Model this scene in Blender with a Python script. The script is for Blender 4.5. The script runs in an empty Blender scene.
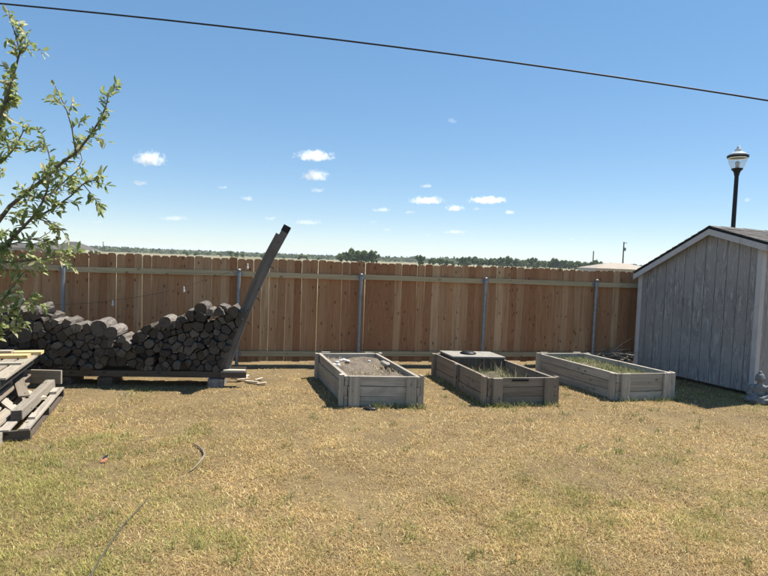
import bpy, bmesh, math, random
import numpy as np
from mathutils import Vector, Matrix

random.seed(7)
RNG = np.random.default_rng(11)
R = math.radians
S = bpy.context.scene
COL = S.collection

# ------------------------------------------------------------------ camera
F_PX, CAM_H = 560.0, 1.95
PITCH, ROLL = math.atan(29.0 / 560.0), R(2.1)
cam_data = bpy.data.cameras.new('camera')
cam_data.sensor_fit = 'HORIZONTAL'
cam_data.sensor_width = 36.0
cam_data.lens = 36.0 * F_PX / 768.0
cam_data.clip_start = 0.05
cam_data.clip_end = 30000
cam = bpy.data.objects.new('camera', cam_data)
COL.objects.link(cam)
CAM_ROT = (Matrix.Rotation(math.pi / 2 - PITCH, 3, 'X') @ Matrix.Rotation(ROLL, 3, 'Z'))
cam.matrix_world = Matrix.Translation((0, 0, CAM_H)) @ CAM_ROT.to_4x4()
S.camera = cam

# ------------------------------------------------------------------ sky, sun, exposure
SUN_DIR = Vector((0.50, 0.295, 1.0)).normalized()
ELEV = math.asin(SUN_DIR.z)
AZIM = math.atan2(SUN_DIR.x, SUN_DIR.y)
world = bpy.data.worlds.new('World')
S.world = world
world.use_nodes = True
wn = world.node_tree
wn.nodes.clear()
sky = wn.nodes.new('ShaderNodeTexSky')
sky.sky_type = 'NISHITA'
sky.sun_disc = False
sky.sun_elevation = ELEV
sky.sun_rotation = AZIM
sky.altitude = 2500
sky.air_density = 1.0
sky.dust_density = 0.0
sky.ozone_density = 2.6
bg = wn.nodes.new('ShaderNodeBackground')
bg.inputs['Strength'].default_value = 0.15
wo = wn.nodes.new('ShaderNodeOutputWorld')
sky_gamma = wn.nodes.new('ShaderNodeGamma')
sky_gamma.inputs['Gamma'].default_value = 0.52
sky_sat = wn.nodes.new('ShaderNodeHueSaturation')
sky_sat.inputs['Saturation'].default_value = 1.6
wn.links.new(sky.outputs[0], sky_gamma.inputs[0])
wn.links.new(sky_gamma.outputs[0], sky_sat.inputs['Color'])
wn.links.new(sky_sat.outputs[0], bg.inputs[0])
wn.links.new(bg.outputs[0], wo.inputs[0])

sun_data = bpy.data.lights.new('sun', 'SUN')
sun_data.energy = 4.0
sun_data.angle = R(0.53)
sun_data.color = (1.0, 0.95, 0.87)
sun = bpy.data.objects.new('sun', sun_data)
COL.objects.link(sun)
sun.rotation_euler = (-SUN_DIR).to_track_quat('-Z', 'Y').to_euler()
sun.location = (0, 0, 40)

S.view_settings.view_transform = 'Standard'
S.view_settings.look = 'None'
S.view_settings.exposure = 1.18
S.view_settings.gamma = 1.0
S.view_settings.use_curve_mapping = False
S.render.engine = 'CYCLES'
S.cycles.max_bounces = 8
S.cycles.transparent_max_bounces = 16
S.cycles.volume_bounces = 4


# ------------------------------------------------------------------ pixel -> place helpers (768 x 576 pixels)
def ray(px, py):
    return (CAM_ROT @ Vector(((px - 384) / F_PX, (288 - py) / F_PX, -1.0)))


def on_z(px, py, z=0.0):
    d = ray(px, py)
    t = (z - CAM_H) / d.z
    return Vector((d.x * t, d.y * t, z))


def at_y(px, py, y):
    d = ray(px, py)
    t = y / d.y
    return Vector((d.x * t, y, CAM_H + d.z * t))


def on_plane(px, py, p, n):
    d = ray(px, py)
    o = Vector((0, 0, CAM_H))
    t = (Vector(p) - o).dot(n) / d.dot(n)
    return o + d * t


# ------------------------------------------------------------------ mesh builder
def orth(v):
    v = Vector(v).normalized()
    a = Vector((0, 0, 1)) if abs(v.z) < 0.9 else Vector((1, 0, 0))
    s = v.cross(a).normalized()
    return s, v.cross(s).normalized()


class MB:
    """collects shapes; every vertex carries grain coordinates (gco) and a tone per piece (rnd)"""

    def __init__(self):
        self.v, self.f, self.g, self.r, self.m = [], [], [], [], []

    def _add(self, vs, gs, fs, rnd=None, mat=0):
        o = len(self.v)
        rnd = random.random() if rnd is None else rnd
        off = Vector((random.uniform(0, 50), random.uniform(0, 50), random.uniform(0, 50)))
        self.v += [tuple(v) for v in vs]
        self.g += [tuple(Vector(g) + off) for g in gs]
        self.r += [rnd] * len(vs)
        self.f += [[i + o for i in f] for f in fs]
        self.m += [mat] * len(fs)

    def box(self, c, ex, ey, ez, rnd=None, mat=0, jit=0.0):
        c, ex, ey, ez = Vector(c), Vector(ex), Vector(ey), Vector(ez)
        ax = sorted([ex, ey, ez], key=lambda q: -q.length)
        vs, gs = [], []
        for sx in (-1, 1):
            for sy in (-1, 1):
                for sz in (-1, 1):
                    d = ex * sx + ey * sy + ez * sz
                    gs.append((d.dot(ax[0].normalized()), d.dot(ax[1].normalized()), d.dot(ax[2].normalized())))
                    vs.append(c + d + Vector((random.uniform(-jit, jit), random.uniform(-jit, jit), random.uniform(-jit, jit))))
        fs = [(0, 1, 3, 2), (4, 6, 7, 5), (0, 4, 5, 1), (2, 3, 7, 6), (0, 2, 6, 4), (1, 5, 7, 3)]
        if ex.cross(ey).dot(ez) < 0:
            fs = [f[::-1] for f in fs]
        self._add(vs, gs, fs, rnd, mat)
        return self

    def bar(self, a, b, side, w, t, **k):
        """board from a to b, width w along `side`, thickness t across"""
        a, b = Vector(a), Vector(b)
        u = (b - a)
        L = u.length
        u.normalize()
        s = Vector(side)
        s = (s - u * s.dot(u)).normalized()
        n = u.cross(s)
        return self.box((a + b) / 2, u * L / 2, s * w / 2, n * t / 2, **k)

    def bent(self, pts, side, w, t, off=0.0):
        """square timber following a bent line"""
        vs, gs, fs = [], [], []
        L = 0
        for i, p in enumerate(pts):
            if i:
                L += (p - pts[i - 1]).length
            d = (pts[min(i + 1, len(pts) - 1)] - pts[max(i - 1, 0)]).normalized()
            s_ = (Vector(side) - d * d.dot(side)).normalized()
            n_ = d.cross(s_)
            for a, b in ((-1, -1), (1, -1), (1, 1), (-1, 1)):
                vs.append(p + s_ * (off + a * w / 2 + random.uniform(-.003, .003)) + n_ * (b * t / 2))
                gs.append((L, a * w / 2, b * t / 2))
        for i in range(len(pts) - 1):
            for k in range(4):
                k2 = (k + 1) % 4
                fs.append((i * 4 + k, i * 4 + k2, i * 4 + 4 + k2, i * 4 + 4 + k))
        fs.append((3, 2, 1, 0))
        e = (len(pts) - 1) * 4
        fs.append((e, e + 1, e + 2, e + 3))
        self._add(vs, gs, fs)
        return self

    def tube(self, pts, rad, n=10, caps=True, rnd=None, mat=0, capmat=None, wob=0.0):
        pts = [Vector(p) for p in pts]
        if not hasattr(rad, '__len__'):
            rad = [rad] * len(pts)
        vs, gs, fs = [], [], []
        L = 0
        prev = None
        ph = random.uniform(0, 6)
        for i, p in enumerate(pts):
            if i:
                L += (p - pts[i - 1]).length
            d = (pts[min(i + 1, len(pts) - 1)] - pts[max(i - 1, 0)])
            if d.length < 1e-9:
                d = Vector((0, 0, 1))
            d.normalize()
            if prev is None:
                s, t = orth(d)
            else:
                s = (prev - d * prev.dot(d)).normalized()
                t = d.cross(s)
            prev = s
            for k in range(n):
                a = 2 * math.pi * k / n
                rr = rad[i] * (1 + wob * math.sin(3 * a + ph + i))
                vs.append(p + s * math.cos(a) * rr + t * math.sin(a) * rr)
                gs.append((L, math.cos(a) * rad[i], math.sin(a) * rad[i]))
        for i in range(len(pts) - 1):
            for k in range(n):
                k2 = (k + 1) % n
                fs.append((i * n + k, i * n + k2, (i + 1) * n + k2, (i + 1) * n + k))
        o = len(self.f)
        if caps:
            fs.append(tuple(range(n))[::-1])
            fs.append(tuple(range((len(pts) - 1) * n, len(pts) * n)))
        self._add(vs, gs, fs, rnd, mat)
        if caps and capmat is not None:
            self.m[-1] = capmat
            self.m[-2] = capmat
        return self

    def prism(self, poly, ext, rnd=None, mat=0, capmat=None, layers=1, jit=0.0, gaxis=None):
        """polygon (3D points) pushed along ext"""
        poly = [Vector(p) for p in poly]
        ext = Vector(ext)
        n = len(poly)
        cen = sum(poly, Vector()) / n
        nor = Vector()
        for i in range(n):
            nor += (poly[i] - cen).cross(poly[(i + 1) % n] - cen)
        flip = nor.dot(ext) > 0
        ga = Vector(gaxis).normalized() if gaxis else ext.normalized()
        s, t = orth(ga)
        vs, gs, fs = [], [], []
        for l in range(layers + 1):
            for p in poly:
                q = p + ext * (l / layers)
                j = Vector((random.uniform(-jit, jit), random.uniform(-jit, jit), random.uniform(-jit, jit)))
                vs.append(q + j)
                d = q - cen
                gs.append((d.dot(ga), d.dot(s), d.dot(t)))
        for l in range(layers):
            for i in range(n):
                i2 = (i + 1) % n
                q = (l * n + i, l * n + i2, (l + 1) * n + i2, (l + 1) * n + i)
                fs.append(q if flip else q[::-1])
        a = tuple(range(n))
        b = tuple(range(layers * n, layers * n + n))
        fs.append(a[::-1] if flip else a)
        fs.append(b if flip else b[::-1])
        self._add(vs, gs, fs, rnd, mat)
        if capmat is not None:
            self.m[-1] = capmat
            self.m[-2] = capmat
        return self

    def lathe(self, c, prof, n=20, mat=0, rnd=None, axis=None):
        c = Vector(c)
        ax = Vector(axis).normalized() if axis else Vector((0, 0, 1))
        s, t = orth(ax)
        vs, gs, fs = [], [], []
        for r, z in prof:
            for k in range(n):
                a = 2 * math.pi * k / n
                vs.append(c + ax * z + (s * math.cos(a) + t * math.sin(a)) * r)
                gs.append((z, r * math.cos(a), r * math.sin(a)))
        for i in range(len(prof) - 1):
            for k in range(n):
                k2 = (k + 1) % n
                fs.append((i * n + k, i * n + k2, (i + 1) * n + k2, (i + 1) * n + k))
        fs.append(tuple(range(n))[::-1])
        fs.append(tuple(range((len(prof) - 1) * n, len(prof) * n)))
        self._add(vs, gs, fs, rnd, mat)
        return self

    def mesh(self, name, mats, origin=(0, 0, 0), smooth=False):
        o = Vector(origin)
        me = bpy.data.meshes.new(name)
        me.from_pydata([(v[0] - o.x, v[1] - o.y, v[2] - o.z) for v in self.v], [], self.f)
        a = me.attributes.new('gco', 'FLOAT_VECTOR', 'POINT')
        a.data.foreach_set('vector', np.array(self.g, dtype=np.float32).ravel())
        a = me.attributes.new('rnd', 'FLOAT', 'POINT')
        a.data.foreach_set('value', np.array(self.r, dtype=np.float32))
        for m in (mats if isinstance(mats, (list, tuple)) else [mats]):
            me.materials.append(m)
        me.polygons.foreach_set('material_index', np.array(self.m, dtype=np.int32))
        if smooth:
            me.polygons.foreach_set('use_smooth', np.ones(len(self.f), dtype=bool))
        me.validate()
        me.update()
        return me

    def build(self, name, mats, parent=None, origin=None, smooth=False):
        if parent is not None:
            origin = WLOC[parent.name]
        elif origin is None:
            a = np.array(self.v)
            origin = ((a[:, 0].min() + a[:, 0].max()) / 2, (a[:, 1].min() + a[:, 1].max()) / 2, a[:, 2].min())
        me = self.mesh(name, mats, origin, smooth)
        return link(name, me, parent, None if parent is not None else origin)


WLOC = {}


def link(name, me, parent=None, loc=None):
    """loc is a world position; a child with no loc shares its parent's origin"""
    o = bpy.data.objects.new(name, me)
    COL.objects.link(o)
    if parent is not None:
        o.parent = parent
        pl = Vector(WLOC[parent.name])
        if loc is None:
            WLOC[o.name] = tuple(pl)
        else:
            o.location = Vector(loc) - pl
            WLOC[o.name] = tuple(loc)
    else:
        o.location = loc or (0, 0, 0)
        WLOC[o.name] = tuple(o.location)
    return o


def tag(o, label, cat, group=None):
    o['label'] = label
    o['category'] = cat
    if group:
        o['group'] = group
    return o


def thing(name, label, cat, loc, group=None):
    return tag(link(name, None, None, tuple(loc)), label, cat, group)


def kind(o, k):
    o['kind'] = k
    return o


def copy_thing(src, loc, rotz, scale=(1, 1, 1)):
    r = src.copy()
    COL.objects.link(r)
    r.location = loc
    r.rotation_euler = (0, 0, rotz)
    r.scale = scale
    for ch in list(src.children):
        c = ch.copy()
        COL.objects.link(c)
        c.parent = r
    return r


# ------------------------------------------------------------------ materials
class Mat:
    def __init__(self, name, rough=0.8):
        self.m = bpy.data.materials.new(name)
        self.m.use_nodes = True
        self.t = self.m.node_tree
        self.b = self.t.nodes['Principled BSDF']
        self.b.inputs['Roughness'].default_value = rough
        self.b.inputs['Specular IOR Level'].default_value = 0.25

    def n(self, typ, **k):
        nd = self.t.nodes.new(typ)
        for a, v in k.items():
            setattr(nd, a, v)
        return nd

    def put(self, sock, v):
        if hasattr(v, 'is_linked') or hasattr(v, 'links'):
            self.t.links.new(v, sock)
        elif v is not None:
            sock.default_value = v

    def noise(self, vec, scale, detail=4, rough=0.6, dist=0.0):
        nd = self.n('ShaderNodeTexNoise')
        self.put(nd.inputs['Vector'], vec)
        nd.inputs['Scale'].default_value = scale
        nd.inputs['Detail'].default_value = detail
        nd.inputs['Roughness'].default_value = rough
        nd.inputs['Distortion'].default_value = dist
        return nd.outputs['Fac']

    def mapv(self, vec, scale=(1, 1, 1), loc=(0, 0, 0)):
        nd = self.n('ShaderNodeMapping')
        self.put(nd.inputs['Vector'], vec)
        nd.inputs['Scale'].default_value = scale
        nd.inputs['Location'].default_value = loc
        return nd.outputs[0]

    def attr(self, name):
        return self.n('ShaderNodeAttribute', attribute_name=name)

    def ramp(self, fac, stops):
        nd = self.n('ShaderNodeValToRGB')
        cr = nd.color_ramp
        while len(cr.elements) < len(stops):
            cr.elements.new(0.5)
        for e, (p, c) in zip(cr.elements, stops):
            e.position = p
            e.color = (*c, 1) if len(c) == 3 else c
        self.put(nd.inputs[0], fac)
        return nd.outputs[0]

    def math(self, op, a, b=None, c=None, clamp=False):
        nd = self.n('ShaderNodeMath', operation=op, use_clamp=clamp)
        self.put(nd.inputs[0], a)
        self.put(nd.inputs[1], b)
        if c is not None:
            self.put(nd.inputs[2], c)
        return nd.outputs[0]

    def step(self, v, a, b):
        nd = self.n('ShaderNodeMapRange', interpolation_type='SMOOTHSTEP')
        self.put(nd.inputs[0], v)
        nd.inputs[1].default_value = a
        nd.inputs[2].default_value = b
        return nd.outputs[0]

    def mix(self, fac, a, b, mode='MIX'):
        nd = self.n('ShaderNodeMix', data_type='RGBA', blend_type=mode)
        self.put(nd.inputs[0], fac)
        self.put(nd.inputs[6], a if not isinstance(a, tuple) else (*a, 1))
        self.put(nd.inputs[7], b if not isinstance(b, tuple) else (*b, 1))
        return nd.outputs[2]

    def n_out(self, nd, name):
        sp_ = self.n('ShaderNodeSeparateColor')
        self.t.links.new(nd.outputs[name], sp_.inputs[0])
        return sp_.outputs[0]

    def bump(self, h, strength=0.3, dist=0.01):
        nd = self.n('ShaderNodeBump')
        self.put(nd.inputs['Height'], h)
        nd.inputs['Strength'].default_value = strength
        nd.inputs['Distance'].default_value = dist
        self.t.links.new(nd.outputs[0], self.b.inputs['Normal'])

    def color(self, c):
        self.put(self.b.inputs['Base Color'], c if not isinstance(c, tuple) else (*c, 1))
        return self


def tone(m):
    """a number per piece: the piece's own tone plus the object's"""
    oi = m.n('ShaderNodeObjectInfo')
    return m.math('FRACT', m.math('ADD', m.attr('rnd').outputs['Fac'], oi.outputs['Random']))


def gvec(m):
    oi = m.n('ShaderNodeObjectInfo')
    add = m.n('ShaderNodeVectorMath', operation='ADD')
    m.put(add.inputs[0], m.attr('gco').outputs['Vector'])
    sc = m.n('ShaderNodeVectorMath', operation='SCALE')
    comb = m.n('ShaderNodeCombineXYZ')
    for i in range(3):
        m.put(comb.inputs[i], oi.outputs['Random'])
    m.put(sc.inputs[0], comb.outputs[0])
    sc.inputs['Scale'].default_value = 37.0
    m.put(add.inputs[1], sc.outputs[0])
    return add.outputs[0]


def wood(name, tones, dark, fleck, grain=30, knots=True, rough=0.85, bump=0.35, weather=None):
    m = Mat(name, rough)
    g = gvec(m)
    t = tone(m)
    base = m.ramp(t, [(i / (len(tones) - 1), c) for i, c in enumerate(tones)])
    gr = m.noise(m.mapv(g, (1.2, grain, grain)), 1.0, 5, 0.65, 0.4)
    fine = m.noise(m.mapv(g, (5, 130, 130)), 1.0, 3, 0.6)
    col = m.mix(m.math('MULTIPLY', m.step(gr, 0.42, 0.72), 0.62), base, dark)
    col = m.mix(m.math('MULTIPLY', m.step(fine, 0.45, 0.75), 0.4), col, fleck)
    h = m.math('ADD', m.math('MULTIPLY', gr, 0.6), m.math('MULTIPLY', fine, 0.5))
    if knots:
        vo = m.n('ShaderNodeTexVoronoi')
        m.put(vo.inputs['Vector'], m.mapv(g, (6.5, 13.0, 13.0)))
        vo.inputs['Scale'].default_value = 1.0
        vo.inputs['Randomness'].default_value = 1.0
        kn = m.math('MULTIPLY', m.math('SUBTRACT', 1.0, m.step(vo.outputs['Distance'], 0.10, 0.27)), m.step(m.n_out(vo, 'Color'), 0.50, 0.56))
        col = m.mix(m.math('MULTIPLY', kn, 0.75), col, tuple(c * 0.35 for c in dark))
    if weather:
        big = m.noise(g, 2.3, 5, 0.65)
        col = m.mix(m.math('MULTIPLY', m.step(big, 0.45, 0.68), 0.6), col, weather)
    m.color(col)
    m.bump(h, bump, 0.006)
    return m.m


M = {}
M['cedar'] = wood('cedar_picket', [(.38, .188, .088), (.43, .235, .12), (.29, .125, .058), (.53, .35, .20), (.39, .195, .095), (.31, .138, .064), (.47, .285, .155), (.35, .162, .076), (.42, .22, .11)],
                  (.22, .10, .042), (.53, .35, .195), grain=22)
M['rail'] = wood('treated_rail', [(.44, .35, .21), (.52, .42, .26), (.40, .32, .19)], (.27, .20, .115), (.50, .42, .29), grain=24)
M['bed'] = wood('weathered_grey_timber', [(.38, .335, .27), (.47, .42, .345), (.34, .30, .24), (.43, .385, .315)], (.16, .13, .10), (.48, .43, .36), grain=26,
                weather=(.24, .215, .175))
M['bed_brown'] = wood('weathered_brown_timber', [(.23, .185, .135), (.29, .235, .175), (.19, .155, .115), (.26, .22, .165)], (.085, .065, .045), (.34, .30, .26), grain=26,
                      weather=(.17, .15, .13))
M['lumber_grey'] = wood('old_grey_lumber', [(.34, .305, .25), (.44, .39, .32), (.22, .19, .15), (.38, .32, .235), (.29, .255, .205), (.47, .42, .34)], (.12, .095, .07), (.50, .45, .37), grain=30)
M['lumber_new'] = wood('fresh_yellow_lumber', [(.66, .50, .24), (.62, .45, .20)], (.50, .32, .13), (.72, .58, .34), grain=25)
M['rack'] = wood('dark_rack_timber', [(.085, .068, .052), (.11, .088, .068)], (.04, .03, .024), (.15, .125, .10), grain=26)
M['post'] = wood('old_blue_grey_post', [(.14, .128, .118), (.175, .16, .148)], (.058, .05, .043), (.23, .213, .197), grain=26, weather=(.11, .08, .06))
M['log_end'] = wood('log_cut_end', [(.045, .038, .032), (.085, .072, .060), (.032, .027, .023), (.075, .055, .040), (.135, .118, .10), (.06, .05, .042), (.10, .088, .075)], (.018, .015, .012), (.15, .132, .112), grain=22, knots=False)  # coloured darker than the bark, for the shaded front of the stacks
M['chip'] = wood('pale_split_wood', [(.55, .46, .34), (.48, .40, .30)], (.34, .26, .18), (.62, .54, .42), knots=False)


def simple(name, col, rough=0.7, metal=0.0, var=0.25, scale=8.0, bump=0.15):
    m = Mat(name, rough)
    tc = m.n('ShaderNodeTexCoord').outputs['Object']
    nz = m.noise(tc, scale, 5, 0.65)
    m.color(m.mix(m.step(nz, 0.3, 0.7), tuple(c * (1 - var) for c in col), tuple(min(1, c * (1 + var)) for c in col)))
    m.b.inputs['Metallic'].default_value = metal
    if bump:
        m.bump(m.noise(tc, scale * 6, 4, 0.7), bump, 0.005)
    return m.m


M['steel'] = simple('galvanised_steel', (.27, .285, .30), 0.55, 0.6, 0.15, 14, 0.05)
M['black_iron'] = simple('black_painted_iron', (.014, .014, .016), 0.4, 0.0, 0.2, 10, 0.05)
M['black'] = simple('black_plastic', (.012, .012, .014), 0.5, 0.0, 0.2, 10, 0.05)
M['block'] = simple('concrete_block', (.20, .19, .18), 0.95, 0, 0.3, 20, 0.5)
M['white'] = simple('white_plastic', (.72, .71, .68), 0.5, 0, 0.08, 10, 0.0)
M['panel'] = simple('bleached_panel', (.27, .25, .215), 0.8, 0, 0.14, 7, 0.15)
M['stone'] = simple('pale_stone', (.55, .53, .49), 0.85, 0, 0.2, 20, 0.4)
M['statue'] = simple('cast_grey_stone', (.175, .178, .18), 0.85, 0, 0.3, 22, 0.45)
M['trim'] = None
M['cable'] = simple('weathered_black_cable', (.02, .02, .022), 0.6, 0, 0.2, 5, 0.0)
M['hose'] = simple('grey_green_hose', (.075, .068, .05), 0.6, 0, 0.2, 9, 0.1)
M['orange'] = simple('faded_orange_plastic', (.55, .22, .13), 0.55, 0, 0.15, 40, 0.1)
M['roof_far'] = simple('far_roof_shingle', (.10, .09, .082), 0.9, 0, 0.15, 1.5, 0.0)
M['roof_tan'] = simple('tan_metal_roof', (.34, .285, .225), 0.7, 0, 0.08, 0.5, 0.0)
M['wall_far'] = simple('far_wall_stucco', (.50, .45, .38), 0.9, 0, 0.08, 0.8, 0.0)
M['window_far'] = simple('far_window_glass', (.03, .035, .04), 0.2, 0, 0.1, 1, 0.0)
M['pole'] = simple('utility_pole_wood', (.12, .10, .085), 0.9, 0, 0.2, 3, 0.2)
M['bark_tree'] = simple('young_tree_bark', (.13, .105, .085), 0.9, 0, 0.35, 30, 0.5)
M['bark_far'] = simple('far_tree_bark', (.10, .08, .06), 0.9, 0, 0.2, 3, 0.0)


def siding_mat():
    m = Mat('peeling_grey_paint', 0.75)
    p = m.n('ShaderNodeNewGeometry').outputs['Position']
    v = m.mapv(p, (6.0, 6.0, 1.5))
    a = m.noise(v, 1.2, 6, 0.7, 0.8)
    b = m.noise(m.mapv(p, (28, 28, 3.5)), 1.0, 6, 0.75, 1.2)
    patch = m.noise(p, 1.1, 3, 0.5)
    base = m.mix(m.step(patch, 0.35, 0.65), (.24, .226, .214), (.285, .269, .254))
    base = m.mix(m.math('MULTIPLY', m.step(a, 0.47, 0.58), 0.5), base, (.155, .146, .15))
    peel = m.math('MULTIPLY', m.step(b, 0.50, 0.58), m.step(a, 0.42, 0.55))
    col = m.mix(m.math('MULTIPLY', peel, 0.8), base, (.43, .41, .38))
    fine = m.noise(m.mapv(p, (60, 60, 5)), 1.0, 4, 0.7)
    col = m.mix(m.math('MULTIPLY', m.step(fine, 0.55, 0.7), 0.25), col, (.13, .125, .12))
    m.color(col)
    m.bump(m.math('ADD', b, fine), 0.35, 0.006)
    return m.m


def trim_mat():
    m = Mat('grey_white_trim_paint', 0.6)
    p = m.n('ShaderNodeNewGeometry').outputs['Position']
    a = m.noise(m.mapv(p, (9, 9, 4)), 1.0, 5, 0.7)
    c = m.mix(m.step(a, 0.45, 0.75), (.46, .44, .43), (.37, .35, .335))
    m.color(c)
    m.bump(a, 0.1, 0.004)
    return m.m


def shingle_mat():
    m = Mat('asphalt_shingle', 0.95)
    t = tone(m)
    p = m.n('ShaderNodeNewGeometry').outputs['Position']
    base = m.ramp(t, [(0, (.085, .075, .068)), (.4, (.13, .115, .10)), (.7, (.105, .10, .095)), (1, (.165, .15, .135))])
    gr = m.noise(p, 260, 2, 0.6)
    m.color(m.mix(m.math('MULTIPLY', m.step(gr, 0.4, 0.7), 0.5), base, (.22, .205, .19)))
    m.bump(gr, 0.4, 0.003)
    return m.m


def bark_mat():
    m = Mat('firewood_bark', 0.95)
    g = gvec(m)
    t = tone(m)
    base = m.ramp(t, [(0, (.075, .062, .052)), (.5, (.13, .112, .094)), (1, (.25, .22, .19))])
    a = m.noise(m.mapv(g, (6, 40, 40)), 1.0, 6, 0.7, 0.6)
    b = m.noise(g, 18, 4, 0.6)
    col = m.mix(m.math('MULTIPLY', m.step(a, 0.42, 0.62), 0.75), base, (.06, .05, .042))
    col = m.mix(m.math('MULTIPLY', m.step(b, 0.56, 0.7), 0.5), col, (.30, .28, .25))  # pale flecks put the sunlit log tops into the bark colour
    m.color(col)
    m.bump(m.math('ADD', a, m.math('MULTIPLY', b, 0.5)), 0.7, 0.012)
    return m.m


M['siding'] = siding_mat()
M['trim'] = trim_mat()
M['shingle'] = shingle_mat()
M['bark'] = bark_mat()


def ground_mat():
    m = Mat('dry_ground', 0.95)
    p = m.n('ShaderNodeNewGeometry').outputs['Position']
    n1 = m.noise(p, 1.3, 6, 0.65)
    n2 = m.noise(p, 14, 6, 0.75)
    n3 = m.noise(p, 90, 4, 0.7)
    c = m.mix(m.step(n1, 0.38, 0.62), (.22, .155, .07), (.16, .112, .053))
    c = m.mix(m.math('MULTIPLY', m.step(n2, 0.42, 0.7), 0.7), c, (.10, .07, .04))
    c = m.mix(m.math('MULTIPLY', m.step(n3, 0.5, 0.7), 0.7), c, (.34, .255, .13))
    # fields far beyond the yard
    sep = m.n('ShaderNodeSeparateXYZ')
    m.put(sep.inputs[0], p)
    ln = m.n('ShaderNodeVectorMath', operation='LENGTH')
    m.put(ln.inputs[0], p)
    far = m.step(ln.outputs['Value'], 14, 40)
    fld = m.noise(m.mapv(p, (.004, .012, .0)), 1.0, 4, 0.6)
    cf = m.ramp(fld, [(.3, (.10, .115, .045)), (.45, (.16, .145, .07)), (.55, (.27, .22, .14)), (.7, (.11, .12, .05))])
    m.color(m.mix(far, c, cf))
    m.bump(m.math('ADD', n2, m.math('MULTIPLY', n3, 0.6)), 0.6, 0.03)
    return m.m


def blade_mat(name, trans=0.25):
    m = Mat(name, 0.7)
    c = m.attr('col').outputs['Color']
    m.color(c)
    tr = m.n('ShaderNodeBsdfTranslucent')
    m.put(tr.inputs['Color'], c)
    mx = m.n('ShaderNodeMixShader')
    mx.inputs[0].default_value = trans
    m.t.links.new(m.b.outputs[0], mx.inputs[1])
    m.t.links.new(tr.outputs[0], mx.inputs[2])
    m.t.links.new(mx.outputs[0], m.t.nodes['Material Output'].inputs[0])
    return m.m


def soil_mat():
    m = Mat('dry_bed_soil', 0.95)
    p = m.n('ShaderNodeNewGeometry').outputs['Position']
    a = m.noise(p, 9, 6, 0.75)
    b = m.noise(p, 60, 5, 0.75)
    c = m.mix(m.step(a, 0.35, 0.65), (.125, .095, .07), (.23, .185, .14))
    c = m.mix(m.math('MULTIPLY', m.step(b, 0.5, 0.68), 0.7), c, (.36, .31, .24))
    m.color(c)
    m.bump(m.math('ADD', a, b), 0.8, 0.03)
    return m.m


M['ground'] = ground_mat()
M['blade'] = blade_mat('grass_blade')
M['leaf'] = blade_mat('tree_leaf', 0.56)
M['leaf_far'] = blade_mat('far_foliage', 0.2)
M['soil'] = soil_mat()


# ------------------------------------------------------------------ numpy value noise
def vnoise(x, y, scale, seed):
    rg = np.random.default_rng(seed)
    tab = rg.random((256, 256))
    x = np.asarray(x) * scale + 1000.0
    y = np.asarray(y) * scale + 1000.0
    xi, yi = np.floor(x).astype(int), np.floor(y).astype(int)
    fx, fy = x - xi, y - yi
    fx, fy = fx * fx * (3 - 2 * fx), fy * fy * (3 - 2 * fy)
    g = lambda a, b: tab[a % 256, b % 256]
    return (g(xi, yi) * (1 - fx) + g(xi + 1, yi) * fx) * (1 - fy) + (g(xi, yi + 1) * (1 - fx) + g(xi + 1, yi + 1) * fx) * fy


def fbm(x, y, scale, seed, o=4):
    s, a, t = 0, 1.0, 0
    for i in range(o):
        s = s + a * vnoise(x, y, scale * 2 ** i, seed + i)
        t += a
        a *= 0.5
    return s / t


def sstep(v, a, b):
    t = np.clip((np.asarray(v) - a) / (b - a), 0, 1)
    return t * t * (3 - 2 * t)


def gz(x, y):
    x, y = np.asarray(x, float), np.asarray(y, float)
    d = np.hypot(x, y - 5)
    z = (fbm(x, y, 0.9, 3, 3) - 0.5) * 0.035 * (1 - sstep(d, 9, 14))
    z = z - 2.0 * sstep(d, 14, 60)
    ang = np.arctan2(x, y)
    hill = sstep(d, 900, 2600) * (9 + 9 * sstep(-ang, -0.1, 0.35)) * fbm(ang * 9, d * 0.0006, 1.0, 9, 3)
    return z + hill


# ================================================================== SETTING
# ground: one sheet from under the camera to the horizon
rings = np.concatenate([[0.0], np.geomspace(0.6, 6500, 190)])
seg = 220
th = np.linspace(0, 2 * math.pi, seg, endpoint=False)
gx = (rings[:, None] * np.sin(th)[None, :])
gy = (rings[:, None] * np.cos(th)[None, :]) + 4.0
gzv = gz(gx, gy)
gverts = np.stack([gx, gy, gzv], -1).reshape(-1, 3)
gf = []
for i in range(len(rings) - 1):
    for k in range(seg):
        k2 = (k + 1) % seg
        if i == 0:
            gf.append((0, (i + 1) * seg + k2, (i + 1) * seg + k))
        else:
            gf.append((i * seg + k, i * seg + k2, (i + 1) * seg + k2, (i + 1) * seg + k))
me = bpy.data.meshes.new('ground')
me.from_pydata(gverts.tolist(), [], gf)
me.materials.append(M['ground'])
bm = bmesh.new()
bm.from_mesh(me)
bmesh.ops.delete(bm, geom=[v for v in bm.verts if not v.link_faces], context='VERTS')
bmesh.ops.recalc_face_normals(bm, faces=bm.faces)
if sum(f.normal.z for f in bm.faces) < 0:
    bmesh.ops.reverse_faces(bm, faces=bm.faces)
bm.to_mesh(me)
bm.free()
me.polygons.foreach_set('use_smooth', np.ones(len(me.polygons), dtype=bool))
ground = kind(link('ground', me), 'structure')
ground['label'] = 'dry tan lawn running out to flat far fields'

# ------------------------------------------------------------------ fence
FA = R(11.5)
FP = on_z(270, 365, 0.0)
FU = Vector((math.cos(FA), math.sin(FA), 0))
FN = Vector((math.sin(FA), -math.cos(FA), 0))          # towards the camera


def fpos(s, off=0.0, z=0.0):
    return FP + FU * s + FN * off + Vector((0, 0, z))


def fs_at(px, py):
    return (on_plane(px, py, FP, FN) - FP).dot(FU)


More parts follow.
